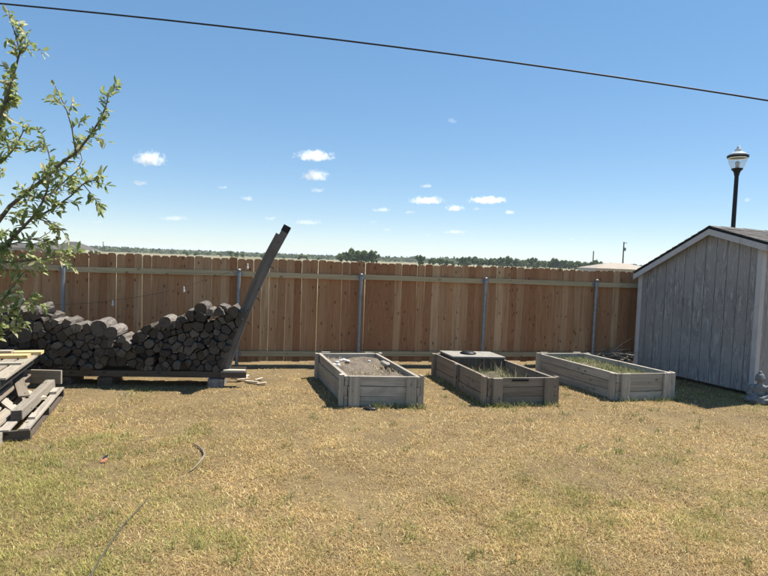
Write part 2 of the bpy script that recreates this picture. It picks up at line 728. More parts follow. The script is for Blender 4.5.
fence = thing('privacy_fence', 'long new cedar picket fence with dog-eared tops on steel posts', 'fence', fpos(1.0))
# three picket meshes of slightly different width, shared by all
PH = 1.81
pmesh = []
for w in (0.132, 0.139, 0.145):
    mb = MB()
    e = 0.024
    poly = [(-w / 2, 0, 0), (w / 2, 0, 0), (w / 2, 0, PH - e), (w / 2 - e, 0, PH), (-w / 2 + e, 0, PH), (-w / 2, 0, PH - e)]
    mb.prism(poly, (0, 0.016, 0), gaxis=(0, 0, 1), rnd=0.0)
    pmesh.append((w, mb.mesh('picket', M['cedar'])))
s = -7.2
while s < 9.6:
    w, pm = random.choice(pmesh)
    gap = random.choice([0.0006, 0.0008, 0.001, 0.001, 0.001, 0.0015, 0.002, 0.001, 0.001, 0.001, 0.004, 0.007])
    o = link('picket', pm, fence, fpos(s + w / 2, random.uniform(-0.004, 0.004), 0.065 + random.uniform(-0.012, 0.012) + 0.004 * math.sin(s * 1.7)))
    o.rotation_euler = (random.uniform(-.002, .002), random.uniform(-.004, .004), FA + R(random.uniform(-2.0, 2.0)))
    s += w + gap
post_s = [fs_at(64.5, 300), fs_at(238, 310), fs_at(359, 310), fs_at(482.5, 310), fs_at(592.5, 310)]
post_s = [post_s[0] - 2.45] + post_s + [post_s[-1] + 2.45]
ends = [-7.2] + [a + random.uniform(-.3, .3) for a in post_s] + [9.6]
ends = [-7.2] + [(a) for a in post_s[0:]] + [9.6]
for zc in (0.205, 1.605):
    for i in range(len(ends) - 1):
        if ends[i + 1] - ends[i] < 0.15:
            continue
        dz0, dz1 = random.uniform(-.012, .012), random.uniform(-.012, .012)
        mb = MB()
        mb.bar(fpos(ends[i] + .003, 0.029, zc + dz0), fpos(ends[i + 1] - .003, 0.029, zc + dz1), (0, 0, 1), 0.089, 0.038)
        mb.build('rail', M['rail'], fence)
for ps in post_s:
    mb = MB()
    zt = 1.66 + random.uniform(-.01, .04)
    mb.tube([fpos(ps, 0.084, -0.05), fpos(ps + .006, 0.084, zt)], 0.031, 14)
    pp = mb.build('post', M['steel'], fence, smooth=False)
    mb = MB()
    mb.lathe(fpos(ps + .006, 0.084, zt), [(.033, -.03), (.034, 0), (.028, .014), (.012, .021), (.0, .022)], 14)
    mb.build('post_cap', M['steel'], pp, smooth=True)
    for zc in (0.205, 1.605):
        mb = MB()
        mb.bar(fpos(ps - .075, 0.0515, zc), fpos(ps + .075, 0.0515, zc), (0, 0, 1), 0.06, 0.004)
        mb.build('bracket', M['steel'], pp)

# ------------------------------------------------------------------ shed
SL = on_z(634.3, 369.5, 0.0)
SR = on_z(753.0, 397.0, 0.0)
SD = (SR - SL).normalized()
SW = (SR - SL).length
SB = Vector((-SD.y, SD.x, 0))                 # into the shed, away from the gable
if SB.x < 0:
    SB = -SB
SN = -SB
DEP = 3.2
UA = 0.625 * SW
ZB = 0.06
ZL = on_plane(638.0, 272.5, SL, SN).z
ZR = on_plane(762.0, 243.0, SL, SN).z
ZA = on_plane(701.5, 229.5, SL, SN).z
print('shed', SW, ZL, ZA, ZR, SL, SR)


def sp(u, v, z):
    return SL + SD * u + SB * v + Vector((0, 0, z))


def rz(u):
    return ZL + (ZA - ZL) * u / UA if u < UA else ZA + (ZR - ZA) * (u - UA) / (SW - UA)


shed = thing('garden_shed', 'grey wooden garden shed with peeling paint and lopsided shingled gable roof', 'shed', sp(SW / 2, DEP / 2, 0))
mb = MB()
for v in (0.12, DEP / 2, DEP - .12):
    mb.bar(sp(0.05, v, 0.02), sp(SW - .05, v, 0.02), (0, 0, 1), 0.075, 0.09)
mb.build('skid', M['rack'], shed)
mb = MB()
core = [sp(0.03, 0.0, ZB), sp(SW - .03, 0.0, ZB), sp(SW - .03, 0.0, rz(SW) - .03), sp(UA, 0.0, ZA - .03), sp(.03, 0.0, rz(0) - .03)]
mb.prism([p + SB * .02 for p in core], SB * (DEP - .04))
mb.build('inner_wall', M['siding'], shed)
NB = 12
for i in range(NB):
    u0, u1 = SW * i / NB + .0042, SW * (i + 1) / NB - .0042
    poly = [sp(u0, 0, ZB + random.uniform(-.004, .004)), sp(u1, 0, ZB), sp(u1, 0, rz(u1) - .04)]
    if u0 < UA < u1:
        poly.append(sp(UA, 0, ZA - .04))
    poly.append(sp(u0, 0, rz(u0) - .04))
    mb = MB()
    mb.prism([p + SB * .018 for p in poly], SN * .020, gaxis=(0, 0, 1))
    mb.build('siding_board', M['siding'], shed)
nv = 16
for i in range(nv):
    v0, v1 = DEP * i / nv + .0035, DEP * (i + 1) / nv - .0035
    mb = MB()
    mb.prism([sp(SW - .028, v0, ZB), sp(SW - .028, v1, ZB), sp(SW - .028, v1, ZR - .05), sp(SW - .028, v0, ZR - .05)], SD * .02, gaxis=(0, 0, 1))
    mb.build('siding_board', M['siding'], shed)
# corner trims
for u, (du0, du1) in ((0, (-.012, .075)), (SW, (-.068, .012))):
    mb = MB()
    um = u + (du0 + du1) / 2
    mb.bar(sp(um, -.012, ZB - .005), sp(um, -.012, rz(min(max(um, 0), SW)) - .03), SD, du1 - du0, .018)
    mb.build('corner_trim', M['trim'], shed)
mb = MB()
mb.bar(sp(SW + .002, .04, ZB - .005), sp(SW + .002, .04, ZR - .05), SB, .085, .018)
mb.build('corner_trim', M['trim'], shed)
# roof deck, rake boards
OV = 0.09
eL = Vector((-.06, 0, ZL + (ZA - ZL) / UA * -.06))
eR = Vector((SW + .10, 0, ZR + (ZR - ZA) / (SW - UA) * .10))
roof = None
mb = MB()
deck = [sp(eL.x, -OV, eL.z), sp(UA, -OV, ZA), sp(eR.x, -OV, eR.z), sp(eR.x, -OV, eR.z + .03), sp(UA, -OV, ZA + .035), sp(eL.x, -OV, eL.z + .03)]
mb.prism(deck, SB * (DEP + 2 * OV))
roof = mb.build('roof', M['black'], shed)
for (a, b) in ((eL, Vector((UA, 0, ZA))), (Vector((UA, 0, ZA)), eR)):
    mb = MB()
    wv = .10
    pts = [sp(a.x, -OV - .001, a.z - wv), sp(b.x, -OV - .001, b.z - wv), sp(b.x, -OV - .001, b.z - .002), sp(a.x, -OV - .001, a.z - .002)]
    mb.prism(pts, SN * .02, gaxis=(b - a))
    mb.build('rake_board', M['trim'], roof)
mb = MB()
mb.prism([sp(eR.x - .001, -OV, eR.z - .10), sp(eR.x - .001, DEP + OV, eR.z - .10), sp(eR.x - .001, DEP + OV, eR.z - .002), sp(eR.x - .001, -OV, eR.z - .002)], SD * .02)
mb.build('fascia_board', M['trim'], roof)
# shingles, course by course on both slopes
TABV = 0.305
for side in (0, 1):
    top = sp(UA, 0, ZA + .036)
    low = sp(eL.x - .02, 0, eL.z + .026) if side == 0 else sp(eR.x + .035, 0, eR.z + .022)
    dn = (low - top)
    L = dn.length
    dn.normalize()
    nr = SB.cross(dn)
    if nr.z < 0:
        nr = -nr
    nc = int(L / .135) + 1
    ms = []
    for q in range(2):
        b2 = MB()
        hw = TABV / 2 - .004 - q * .002
        b2.box((0, 0, 0), SB * hw, dn * .082, nr * (.004 + .001 * q), rnd=0.0)
        ms.append(b2.mesh('shingle', M['shingle']))
    b2 = MB()
    b2.box((0, 0, 0), SB * (TABV / 4 - .003), dn * .082, nr * .0045, rnd=0.0)
    half = b2.mesh('shingle', M['shingle'])
    for c in range(nc):
        d = L - .07 - c * .135
        if d < 0.02:
            continue
        v = -OV - .025 + TABV / 2
        first = c % 2 == 1
        if first:
            v = -OV - .025 + TABV / 4
        while v < DEP + OV:
            base = top + dn * d + nr * (.009 + .0012 * random.random()) + SB * v
            o = link('shingle', half if first else random.choice(ms), roof, base)
            # tipped so that the lower edge laps over the course below
            ax = SB
            o.rotation_mode = 'QUATERNION'
            ang = 0.055 + random.uniform(0, .02)
            qn = Matrix.Rotation(ang, 3, ax).to_quaternion()
            if (qn @ dn).dot(nr) < 0:
                qn = Matrix.Rotation(-ang, 3, ax).to_quaternion()
            o.rotation_quaternion = qn
            v += TABV * .75 if first else TABV
            first = False
mb = MB()
for i in range(11):
    v = -OV - .02 + i * (DEP + 2 * OV) / 11
    mb2 = MB()
    a0, a1 = v, v + (DEP + 2 * OV) / 11 + .03
    up = .052 + (i % 2) * .005
    sl = (ZA - ZL) / UA
    sr = (ZA - ZR) / (SW - UA)
    mb2.prism([sp(UA - .13, a0, ZA + up - .13 * sl), sp(UA, a0, ZA + up + .004), sp(UA + .13, a0, ZA + up - .13 * sr),
               sp(UA + .13, a0, ZA + up - .13 * sr - .008), sp(UA, a0, ZA + up - .004), sp(UA - .13, a0, ZA + up - .13 * sl - .008)], SB * (a1 - a0))
    mb2.build('ridge_shingle', M['shingle'], roof)


# ------------------------------------------------------------------ raised beds
def raised_bed(label, FLp, FRp, BRp, BLp, h, mat, mid_stake=False, soil_z=.28, soil_seed=1):
    FL, FR, BR, BL = [on_z(p[0], p[1], h) for p in (FLp, FRp, BRp, BLp)]
    for q in (FL, FR, BR, BL):
        q.z = 0
    c = (FL + FR + BR + BL) / 4
    bed = thing('raised_garden_bed', label, 'garden bed', c, 'timber garden beds along the fence')
    up = Vector((0, 0, 1))
    th_, nb = .042, 3
    bh = h / nb
    print(label[:20], [tuple(round(k, 2) for k in q[:2]) for q in (FL, FR, BR, BL)])

    def inw(a, b):
        d = (b - a).normalized()
        n = Vector((-d.y, d.x, 0))
        return n if n.dot(c - a) > 0 else -n
    for (a, b, full) in ((BL, FL, True), (FR, BR, True), (FL, FR, False), (BR, BL, False)):
        d = (b - a).normalized()
        n = inw(a, b)
        i0 = 0 if full else th_ + .004
        for k in range(nb):
            z0 = k * bh - (.03 if k == 0 else 0)
            z1 = (k + 1) * bh - .006
            j = random.uniform(-.006, .006)
            mb = MB()
            mb.bar(a + d * i0 + n * (th_ / 2 + j) + up * (z0 + z1) / 2, b - d * i0 + n * (th_ / 2 + j) + up * (z0 + z1) / 2, up, z1 - z0, th_, jit=.003)
            mb.build('board', mat, bed)
        # stakes on the outside (sides) / the face (ends)
        L = (b - a).length
        where = [.06, L - .06] if full else [.13, L - .13]
        if full and mid_stake:
            where.insert(1, L * .5)
        for u in where:
            mb = MB()
            w, t = (.085, .05) if full else (.135, .036)
            pc = a + d * u - n * (t / 2 + .007)
            top = h + random.uniform(-.004, .012)
            mb.bar(pc - up * .05, pc + up * top, d, w, t, jit=.003)
            mb.build('stake', mat, bed)
            if full:
                continue
    # soil, a lumpy sheet between the boards
    N = 26
    verts, faces = [], []
    a, b2, c2, d2 = [q + (c - q).normalized() * .05 for q in (FL, FR, BR, BL)]
    for i in range(N + 1):
        for j in range(N + 1):
            u, v = j / N, i / N
            p = (a * (1 - u) + b2 * u) * (1 - v) + (d2 * (1 - u) + c2 * u) * v
            e = min(u, 1 - u, v, 1 - v)
            z = soil_z + float(fbm(p.x, p.y, 3.0, 40 + soil_seed, 4) - .5) * .22 + .03 * min(1, e * 5) - .03
            verts.append((p.x - c.x, p.y - c.y, z))
    for i in range(N):
        for j in range(N):
            k = i * (N + 1) + j
            faces.append((k, k + 1, k + N + 2, k + N + 1))
    me = bpy.data.meshes.new('soil')
    me.from_pydata(verts, [], faces)
    me.materials.append(M['soil'])
    me.polygons.foreach_set('use_smooth', np.ones(len(faces), dtype=bool))
    kind(link('soil', me, bed), 'stuff')
    return bed, [FL, FR, BR, BL]


bed1, q1 = raised_bed('grey timber raised bed full of bare dry soil and white stones', (345, 375.8), (421, 376.8), (377.4, 352.8), (318.1, 352.8), .40, M['bed'], False, .33, 1)
bed2, q2 = raised_bed('dark brown timber raised bed holding weeds and a panel across its end', (488.5, 377.8), (557, 377.5), (491, 354.2), (434.5, 353), .38, M['bed_brown'], True, .17, 2)
bed3, q3 = raised_bed('long grey timber raised bed full of grass beside the shed', (617.5, 373.6), (674.2, 372.8), (584.3, 352.8), (538, 352.8), .40, M['bed'], False, .27, 3)

# ------------------------------------------------------------------ firewood rack
RA, RB = on_z(60, 385.0, 0), on_z(216, 386.5, 0)
RU = (RB - RA).normalized()
RN = Vector((RU.y, -RU.x, 0))
if RN.y > 0:
    RN = -RN
RBK = -RN


def rp(s, back, z):
    return RB + RU * s + RBK * back + Vector((0, 0, z))


def rs(px, py, back=0.0):
    p = on_plane(px, py, RB + RBK * back, RN)
    return ((p - RB).dot(RU), p.z)


s_right = rs(246.5, 372)[0]
s_left = rs(-30, 372)[0]
zt = rs(160, 371.0)[1]
print('rack', s_left, s_right, zt)
RZ = zt
rack = thing('firewood_rack', 'low dark timber firewood rack with two long bearers', 'rack', rp((s_left + s_right) / 2, .2, 0))
mb = MB()
mb.bar(rp(s_left, .02, RZ - .045), rp(s_right - .28, .02, RZ - .045), (0, 0, 1), .088, .045)
mb.build('bearer', M['rack'], rack)
mb = MB()
mb.bar(rp(s_left, .36, RZ - .045), rp(s_right - .05, .36, RZ - .045), (0, 0, 1), .088, .045)
mb.build('bearer', M['rack'], rack)
mb = MB()
mb.bar(rp(s_right - .36, -.03, RZ - .035), rp(s_right, -.03, RZ - .035), (0, 0, 1), .085, .05)
mb.build('end_board', M['rack'], rack)
for k, sv in enumerate((s_left + .25, rs(105, 380)[0] - .55, rs(105, 380)[0])):
    mb = MB()
    mb.bar(rp(sv, -.02, (RZ - .09) / 2 - .01), rp(sv, .42, (RZ - .09) / 2 - .01), RU, .20, RZ - .09)
    mb.build('foot_block', M['rack'], rack)
for k, dx in enumerate((0.0,)):
    mb = MB()
    c = rp(0.0, .10, (RZ - .09) / 2 - .012)
    mb.box(c, RU * .11, RBK * .16, Vector((0, 0, (RZ - .086) / 2)))
    tag(mb.build('concrete_block', M['block']), 'concrete block holding up the end of the firewood rack', 'block')
# leaning post at the right end, leaning outwards; two timbers side by side
pb = on_plane(224.5, 371, RB + RBK * .12, RN)
pt = on_plane(286.6, 226.6, RB + RBK * .12, RN)
ax = (pt - pb).normalized()
sd = (RU - ax * RU.dot(ax)).normalized()
pcurve = [on_plane(*q, RB + RBK * .12, RN) for q in ((224.5, 371), (231, 351), (238.5, 331), (246.5, 310), (256, 287.5), (270, 257), (286.6, 226.6))]
post = thing('leaning_post', 'tall weathered timber post leaning outwards at the end of the firewood', 'post', (pb.x, pb.y, RZ))
mb = MB()
mb.bent(pcurve, sd, .105, .085, .012)
mb.build('upright', M['post'], post)
mb = MB()
mb.bent([q + RN * .004 for q in pcurve[:-1]] + [pcurve[-2].lerp(pcurve[-1], .7)], sd, .045, .10, -.062)
mb.build('side_plank', M['post'], post)
mb = MB()
ax2 = (pcurve[-1] - pcurve[-2]).normalized()
sd2 = (sd - ax2 * sd.dot(ax2)).normalized()
mb.box(pt + sd2 * .010 - ax2 * .035, sd2 * .0555, ax2 * .05, RN * .046)
mb.build('black_end', M['black'], post)  # black block over the top end of the post
for f in (.42, .60, .79):
    mb = MB()
    c = pcurve[int(f * 6)].lerp(pcurve[int(f * 6) + 1], f * 6 - int(f * 6))
    mb.tube([c + sd * .06 + RN * .01, c + sd * .10 + RN * .03 + ax * .005, c + sd * .125 + RN * .02 - ax * .02], .006, 6)
    mb.build('nail', M['black'], post)
mb = MB()
mb.bar(rp(s_right - .33, .02, RZ + .016), rp(s_right - .02, .03, RZ + .014), RBK, .12, .026)
tag(mb.build('plank_offcut', M['lumber_grey']), 'short grey plank offcut lying on the rack end by the leaning post', 'plank')


# ------------------------------------------------------------------ firewood logs: cells packed into the outline of the two stacks
def pix_outline(pts):
    return [rs(*p) for p in pts]


pile_px = [(-30, 369), (-30, 312), (0, 312), (26, 313), (40, 317), (58, 323), (76, 327), (92, 331), (106, 335), (121, 340), (127, 343), (140, 336), (152, 327), (166, 328),
           (180, 322), (192, 316), (206, 313), (222, 309), (236, 313), (243, 316), (240, 322), (221, 369)]
PILE = [(s_, max(z_, RZ + .004)) for s_, z_ in pix_outline(pile_px)]
DIVIDE = rs(125, 350)[0]


def inside(p, poly):
    r = False
    j = len(poly) - 1
    for i in range(len(poly)):
        if (poly[i][1] > p[1]) != (poly[j][1] > p[1]):
            if p[0] < (poly[j][0] - poly[i][0]) * (p[1] - poly[i][1]) / (poly[j][1] - poly[i][1]) + poly[i][0]:
                r = not r
        j = i
    return r


def clip(poly, a, n):
    """keep the side where (p-a).n <= 0"""
    out = []
    for i in range(len(poly)):
        p, q = poly[i], poly[(i + 1) % len(poly)]
        dp = (p[0] - a[0]) * n[0] + (p[1] - a[1]) * n[1]
        dq = (q[0] - a[0]) * n[0] + (q[1] - a[1]) * n[1]
        if dp <= 0:
            out.append(p)
        if (dp < 0 < dq) or (dq < 0 < dp):
            t = dp / (dp - dq)
            out.append((p[0] + (q[0] - p[0]) * t, p[1] + (q[1] - p[1]) * t))
    return out


def area_cen(poly):
    A = cx = cy = 0
    for i in range(len(poly)):
        x0, y0 = poly[i]
        x1, y1 = poly[(i + 1) % len(poly)]
        c = x0 * y1 - x1 * y0
        A += c
        cx += (x0 + x1) * c
        cy += (y0 + y1) * c
    A /= 2
    if abs(A) < 1e-9:
        return 0, poly[0]
    return A, (cx / (6 * A), cy / (6 * A))


def pack(outline, n, seed):
    rg = random.Random(seed)
    xs = [p[0] for p in outline]
    zs = [p[1] for p in outline]
    pts = []
    while len(pts) < n:
        p = (rg.uniform(min(xs), max(xs)), rg.uniform(min(zs), max(zs)))
        if inside(p, outline):
            pts.append(p)
    cells = []
    for it in range(4):
        cells = []
        wts = [random.Random(seed + i).uniform(-.0034, .0034) for i in range(n)]
        for i, p in enumerate(pts):
            rq = random.Random(seed * 999 + i)
            c = [(p[0] + rq.uniform(.07, .125) * math.cos(a_ * math.pi / 3 + i), p[1] + rq.uniform(.07, .12) * math.sin(a_ * math.pi / 3 + i)) for a_ in range(6)]
            for j, q in enumerate(pts):
                if i == j:
                    continue
                dx, dz = q[0] - p[0], q[1] - p[1]
                d2 = dx * dx + dz * dz
                if d2 > .16:
                    continue
                t = 0.5 + (wts[i] - wts[j]) / (2 * d2) if d2 > .0004 else .5
                t = min(max(t, .25), .75)
                c = clip(c, (p[0] + dx * t, p[1] + dz * t), (dx, dz))
                if len(c) < 3:
                    break
            cells.append(c)
        if it < 3:
            new = []
            for i, c in enumerate(cells):
                if len(c) >= 3:
                    A, g = area_cen(c)
                    new.append(g if inside(g, outline) else pts[i])
                else:
                    new.append(pts[i])
            pts = new
    return pts, cells


log_count = 0


def log_mesh(poly, back0, length, round_=False, tilt=0.0):
    """poly: (s, z) outline of the near end; made a little ragged"""
    poly = list(poly)
    A, c = area_cen(poly)
    if A < 0:
        poly = poly[::-1]
    # cut corners so no end is a perfect polygon
    for _ in range(2 if round_ else 1):
        out = []
        k = .27 if round_ else random.uniform(.01, .06)
        for i in range(len(poly)):
            p, q = poly[i], poly[(i + 1) % len(poly)]
            out.append((p[0] + (q[0] - p[0]) * k, p[1] + (q[1] - p[1]) * k))
            out.append((p[0] + (q[0] - p[0]) * (1 - k), p[1] + (q[1] - p[1]) * (1 - k)))
        poly = out
    P = []
    for p in poly:
        d = Vector((p[0] - c[0], p[1] - c[1]))
        sh = max(0.4, 1 - .0075 / max(d.length, .02))
        P.append((c[0] + d.x * sh + random.uniform(-.006, .006), c[1] + d.y * sh + random.uniform(-.006, .006)))
    mb = MB()
    w = [rp(p[0], back0 + random.uniform(-.006, .006), p[1]) for p in P]
    mb.prism(w, RBK * length + Vector((0, 0, tilt)), mat=0, capmat=1, layers=3, jit=.004)
    return mb


pts, cells = pack(PILE, 268, 5)
a0, a1 = rs(220.5, 369), rs(244, 316)
e = Vector((a1[0] - a0[0], a1[1] - a0[1]))
nn = Vector((e.y, -e.x))
for p, c in zip(pts, cells):
    if len(c) < 3:
        continue
    c = clip(c, (0, RZ + .002), (0, -1))
    if len(c) >= 3:
        c = clip(c, a0, (nn.x, nn.y))
    if len(c) < 3:
        continue
    A, g = area_cen(c)
    if abs(A) < .0016:
        continue
    rnd_ = random.random() < .08
    b0 = random.choice([random.uniform(-.03, .03), random.uniform(-.07, .06)])
    mb = log_mesh(c, b0, random.uniform(.38, .46), rnd_)
    o = mb.build('firewood_log', [M['bark'], M['log_end']])
    high = g[0] > DIVIDE
    size = 'thick' if abs(A) > .0145 else ('thin' if abs(A) < .0085 else 'middling')
    shp = 'round-ended' if rnd_ else 'split'
    zmin = min(q[1] for q in c)
    roof_ = max([q[1] for q, q2 in zip(PILE[1:-2], PILE[2:-1]) if min(q[0], q2[0]) - .05 <= g[0] <= max(q[0], q2[0]) + .05] or [9])
    row = 'resting on the rack bearer' if zmin < RZ + .02 else ('in the top layer' if roof_ - g[1] < .13 else ('in the lower half' if g[1] < RZ + .26 else 'in the upper half'))
    where = 'of the taller stack' if high else 'of the shorter stack'
    tag(o, '%s %s dark log %s %s' % (size, shp, row, where), 'log', 'logs of the taller firewood stack' if high else 'logs of the shorter firewood stack')
    log_count += 1


def round_log(px, py, rpx, label, length=.42, skew=0.0, back=-.03, dz=0.0):
    s0, z0 = rs(px, py, back)
    s1, _ = rs(px + rpx, py, back)
    r = abs(s1 - s0)
    mb = MB()
    a = rp(s0, back, z0)
    b = rp(s0 + skew, back + length, z0 + dz)
    pts_ = [a + (b - a) * t for t in (0, .25, .5, .75, 1)]
    mb.tube(pts_, [r * random.uniform(.95, 1.04) for _ in pts_], 14, mat=0, capmat=1, wob=.03)
    return tag(mb.build('round_log', [M['bark'], M['log_end']], smooth=False), label, 'log')


round_log(98.5, 328.5, 9.0, 'thick pale round log lying on top of the shorter stack')
round_log(111, 333, 6.8, 'smaller round log beside the thick pale log on the shorter stack')
round_log(200.5, 309, 6.6, 'whole round log perched on the crest of the taller stack')
round_log(165, 322.5, 6.2, 'round log with pale ringed end low on the slope of the taller stack')
round_log(178, 324.5, 4.2, 'thin round log near the ringed log on the taller stack', back=-.01)
round_log(22, 335, 8.5, 'thick round log bedded in the shorter stack near the tree', back=-.06)


def wedge(px, py, w, h, label, lean=0.0):
    s0, z0 = rs(px, py, -.02)
    k = abs(rs(px + 1, py, -.02)[0] - s0)
    w, h = w * k, h * k
    poly = [(s0 - w / 2, z0), (s0 + w / 2, z0 + .005), (s0 + w * .32 + lean, z0 + h * .7), (s0 + lean, z0 + h), (s0 - w * .38 + lean * .4, z0 + h * .5)]
    mb = log_mesh(poly, -.03, .4)
    return tag(mb.build('split_log', [M['bark'], M['log_end']]), label, 'log')


wedge(219, 316, 13, 10, 'wedge-shaped split log with sunlit face topping the taller stack')
wedge(231, 318.5, 11, 7, 'short pale wedge log next to the leaning post top of stack')
wedge(210, 316.5, 10, 9, 'small split log tucked between the round log and the wedge')
wedge(239, 320.5, 8, 9, 'narrow split log standing against the leaning post')
wedge(122, 343, 12, 9, 'sunlit split log at the dip between the two stacks')
wedge(143, 337, 10, 6, 'split log at the foot of the taller stack slope')


def lying_log(p0, p1, r, label, back=.1):
    a = on_plane(*p0, RB + RBK * back, RN)
    b = on_plane(*p1, RB + RBK * (back + .12), RN)
    mb = MB()
    pts_ = [a + (b - a) * t for t in (0, .2, .4, .6, .8, 1)]
    mb.tube(pts_, [r * random.uniform(.9, 1.08) for _ in pts_], 12, mat=0, capmat=1, wob=.08)
    return tag(mb.build('lying_log', [M['bark'], M['log_end']]), label, 'log')


lying_log((35, 312.5), (54, 306.5), .085, 'knobbly grey log lying crosswise on top of the shorter stack', .06)
lying_log((8, 313), (28, 306), .12, 'fat bark-covered log lying on the stack under the tree leaves', .16)
lying_log((42, 321), (56, 317), .055, 'thin split log below the knobbly crosswise log', .0)
lying_log((60, 324.5), (82, 323), .05, 'flat pale split log bridging the top of the shorter stack', .1)

# ------------------------------------------------------------------ bulb string along the fence
fw = lambda px, py: on_plane(px, py, fpos(0, .125), FN)
cord_px = [(-40, 302), (20, 304.5), (64, 304.5), (92, 303), (112.5, 300.5), (131, 298), (160, 293), (184, 287), (202, 281), (225, 273.5), (247.5, 264)]
bs = tag(link('bulb_string', None, None, tuple(fw(112, 300))), 'thin dark cord with small white bulbs drooping across the fence', 'string lights')
mb = MB()
mb.tube([fw(*p) for p in cord_px], .003, 5)
mb.build('cord', M['rack'], bs)
for px, py in ((112.8, 300.5), (184.0, 287), (247.7, 264)):
    p = fw(px, py)
    mb = MB()
    mb.lathe(p - Vector((0, 0, .115)), [(.0, .02), (.013, .028), (.018, .042), (.015, .062), (.010, .078)], 12)
    bl = mb.build('bulb', M['white'], bs, smooth=True)
    mb = MB()
    mb.lathe(p - Vector((0, 0, .038)), [(.011, 0), (.012, .02), (.008, .042), (.004, .046)], 10)
    mb.build('socket', M['white'], bl)

# ------------------------------------------------------------------ lumber pile (pallets and loose boards)
Lg = on_z(30, 424, .17)
Lf = on_z(64.5, 383.5, .17)
LU = (Lf - Lg)
LLEN = LU.length
LU.normalize()
LV = Vector((-LU.y, LU.x, 0))
if LV.x > 0:
    LV = -LV                         # to the left, out of frame
print('lumber', Lg, Lf, LLEN)


def lp(a, b, z):
    p = Lg + LU * a + LV * b
    return Vector((p.x, p.y, z))


def pallet(label, a0, b0, z0, la, lb, mat, nb=6, missing=(), under=None):
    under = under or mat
    t = thing('wooden_pallet', label, 'pallet', lp(a0 + la / 2, b0 + lb / 2, z0), 'wooden pallets in the lumber pile')
    for k in range(3):
        a = a0 + .03 + (la - .06) * k / 2
        mb = MB()
        mb.bar(lp(a, b0, z0 + .06), lp(a, b0 + lb, z0 + .06), (0, 0, 1), .085, .038)
        mb.build('stringer', under, t)
    for k in range(nb):
        if k in missing:
            continue
        b = b0 + .05 + (lb - .1) * k / (nb - 1)
        dz = random.uniform(0, .004)
        mb = MB()
        mb.bar(lp(a0 - random.uniform(0, .03), b, z0 + .114 + dz), lp(a0 + la + random.uniform(0, .03), b + random.uniform(-.01, .01), z0 + .114 + dz), LV, .09, .019, jit=.002)
        mb.build('deck_board', mat, t)
    for k in (0, 2, nb - 1):
        b = b0 + .05 + (lb - .1) * k / (nb - 1)
        mb = MB()
        mb.bar(lp(a0, b, z0 + .008), lp(a0 + la, b, z0 + .008), LV, .09, .017)
        mb.build('base_board', under, t)
    return t


pallet('grey wooden pallet flat on the grass under the loose boards', 0.0, .0, .0, LLEN - .02, 1.3, M['lumber_grey'], 8, (2, 5), M['rack'])  # stringers and base boards coloured dark to stand for shadow under the deck
zu = .51
_un, _uf = on_z(4, 378, zu + .02), on_z(36.5, 351.5, zu + .02)
UN_A, UN_B = (_un - Lg).dot(LU), (_un - Lg).dot(LV)
UF_A, UF_B = (_uf - Lg).dot(LU), (_uf - Lg).dot(LV)
print('upper tier', UN_A, UN_B, UF_A, UF_B)
UB = min(UN_B, UF_B) + .03
UA0, UA1 = UN_A + .06, UF_A - .06
pallet('weathered pallet stacked second from the ground beside the tree', UA0 + .05, UB + .05, .127, UA1 - UA0 - .1, 1.2, M['bed_brown'], 6)
pallet('weathered pallet in the middle of the pile under the yellow boards', UA0 + .08, UB + .10, .254, UA1 - UA0 - .14, 1.2, M['bed_brown'], 6)
pallet('upper pallet of the pile with bleached deck boards', UA0, UB + .03, .381, UA1 - UA0, 1.2, M['lumber_grey'], 7)


def loose(name, label, a0, b0, z0, a1, b1, z1, w, t, mat, flat=True, cat='board', grp=None):
    mb = MB()
    side = LV if flat else Vector((0, 0, 1))
    mb.bar(lp(a0, b0, z0), lp(a1, b1, z1), side, w, t, jit=.002)
    return tag(mb.build(name, mat), label, cat, grp)


# beam
bn = on_z(16.5, 410.5, .235)
bf = on_z(50.5, 379.5, .235)
mb = MB()
mb.bar((bn.x, bn.y, .185), (bf.x, bf.y, .185), LV, .105, .10, jit=.004)
beam = tag(mb.build('square_beam', M['lumber_grey']), 'square grey timber beam laid along the edge of the lumber pile', 'beam')
bd = (bf - bn).normalized()
mb = MB()
mb.box(Vector((bn.x, bn.y, .185)) - bd * .003, bd * .004, Vector((-bd.y, bd.x, 0)) * .046, Vector((0, 0, .046)))
mb.build('end_grain', M['rack'], beam)
loose('block_offcut', 'short timber offcut wedged on the pallet beside the square beam', .33, .055, .139, .52, .06, .139, .06, .026, M['lumber_grey'], cat='offcut')
loose('block_offcut', 'short timber offcut at the far corner of the bottom pallet', LLEN - .4, .06, .142, LLEN - .16, .06, .142, .075, .032, M['lumber_grey'], cat='offcut')
# plank on edge behind the beam
e0, e1 = on_z(19, 382, .135), on_z(61.5, 383, .135)
mb = MB()
mb.bar((e0.x, e0.y, .215), (e1.x, e1.y, .215), (0, 0, 1), .18, .038)
tag(mb.build('edge_plank', M['lumber_grey']), 'wide grey plank standing on edge across the far end of the bottom pallet', 'plank')
loose('brown_board', 'brown broken board lying between the beam and the edge plank', LLEN - .75, .10, .162, LLEN - .2, .52, .172, .10, .03, M['chip'])
loose('grey_board', 'grey board slanting across the bottom pallet left of the beam', -.02, .36, .145, 1.2, .30, .145, .14, .03, M['lumber_grey'])
loose('grey_board', 'grey board lying along the bottom pallet next to the stacked pallets', -.1, .51, .138, 1.35, .50, .138, .12, .018, M['lumber_grey'])
loose('dark_board', 'dark weathered board poking out between the stacked pallets', UA0 + .2, UB - .16, .262, UA1 + .05, UB + .25, .262, .11, .014, M['bed_brown'])
loose('grey_board', 'thin grey board sloping down from the pallets onto the bottom pallet', .55, .22, .15, 1.25, .62, .20, .09, .022, M['lumber_grey'])
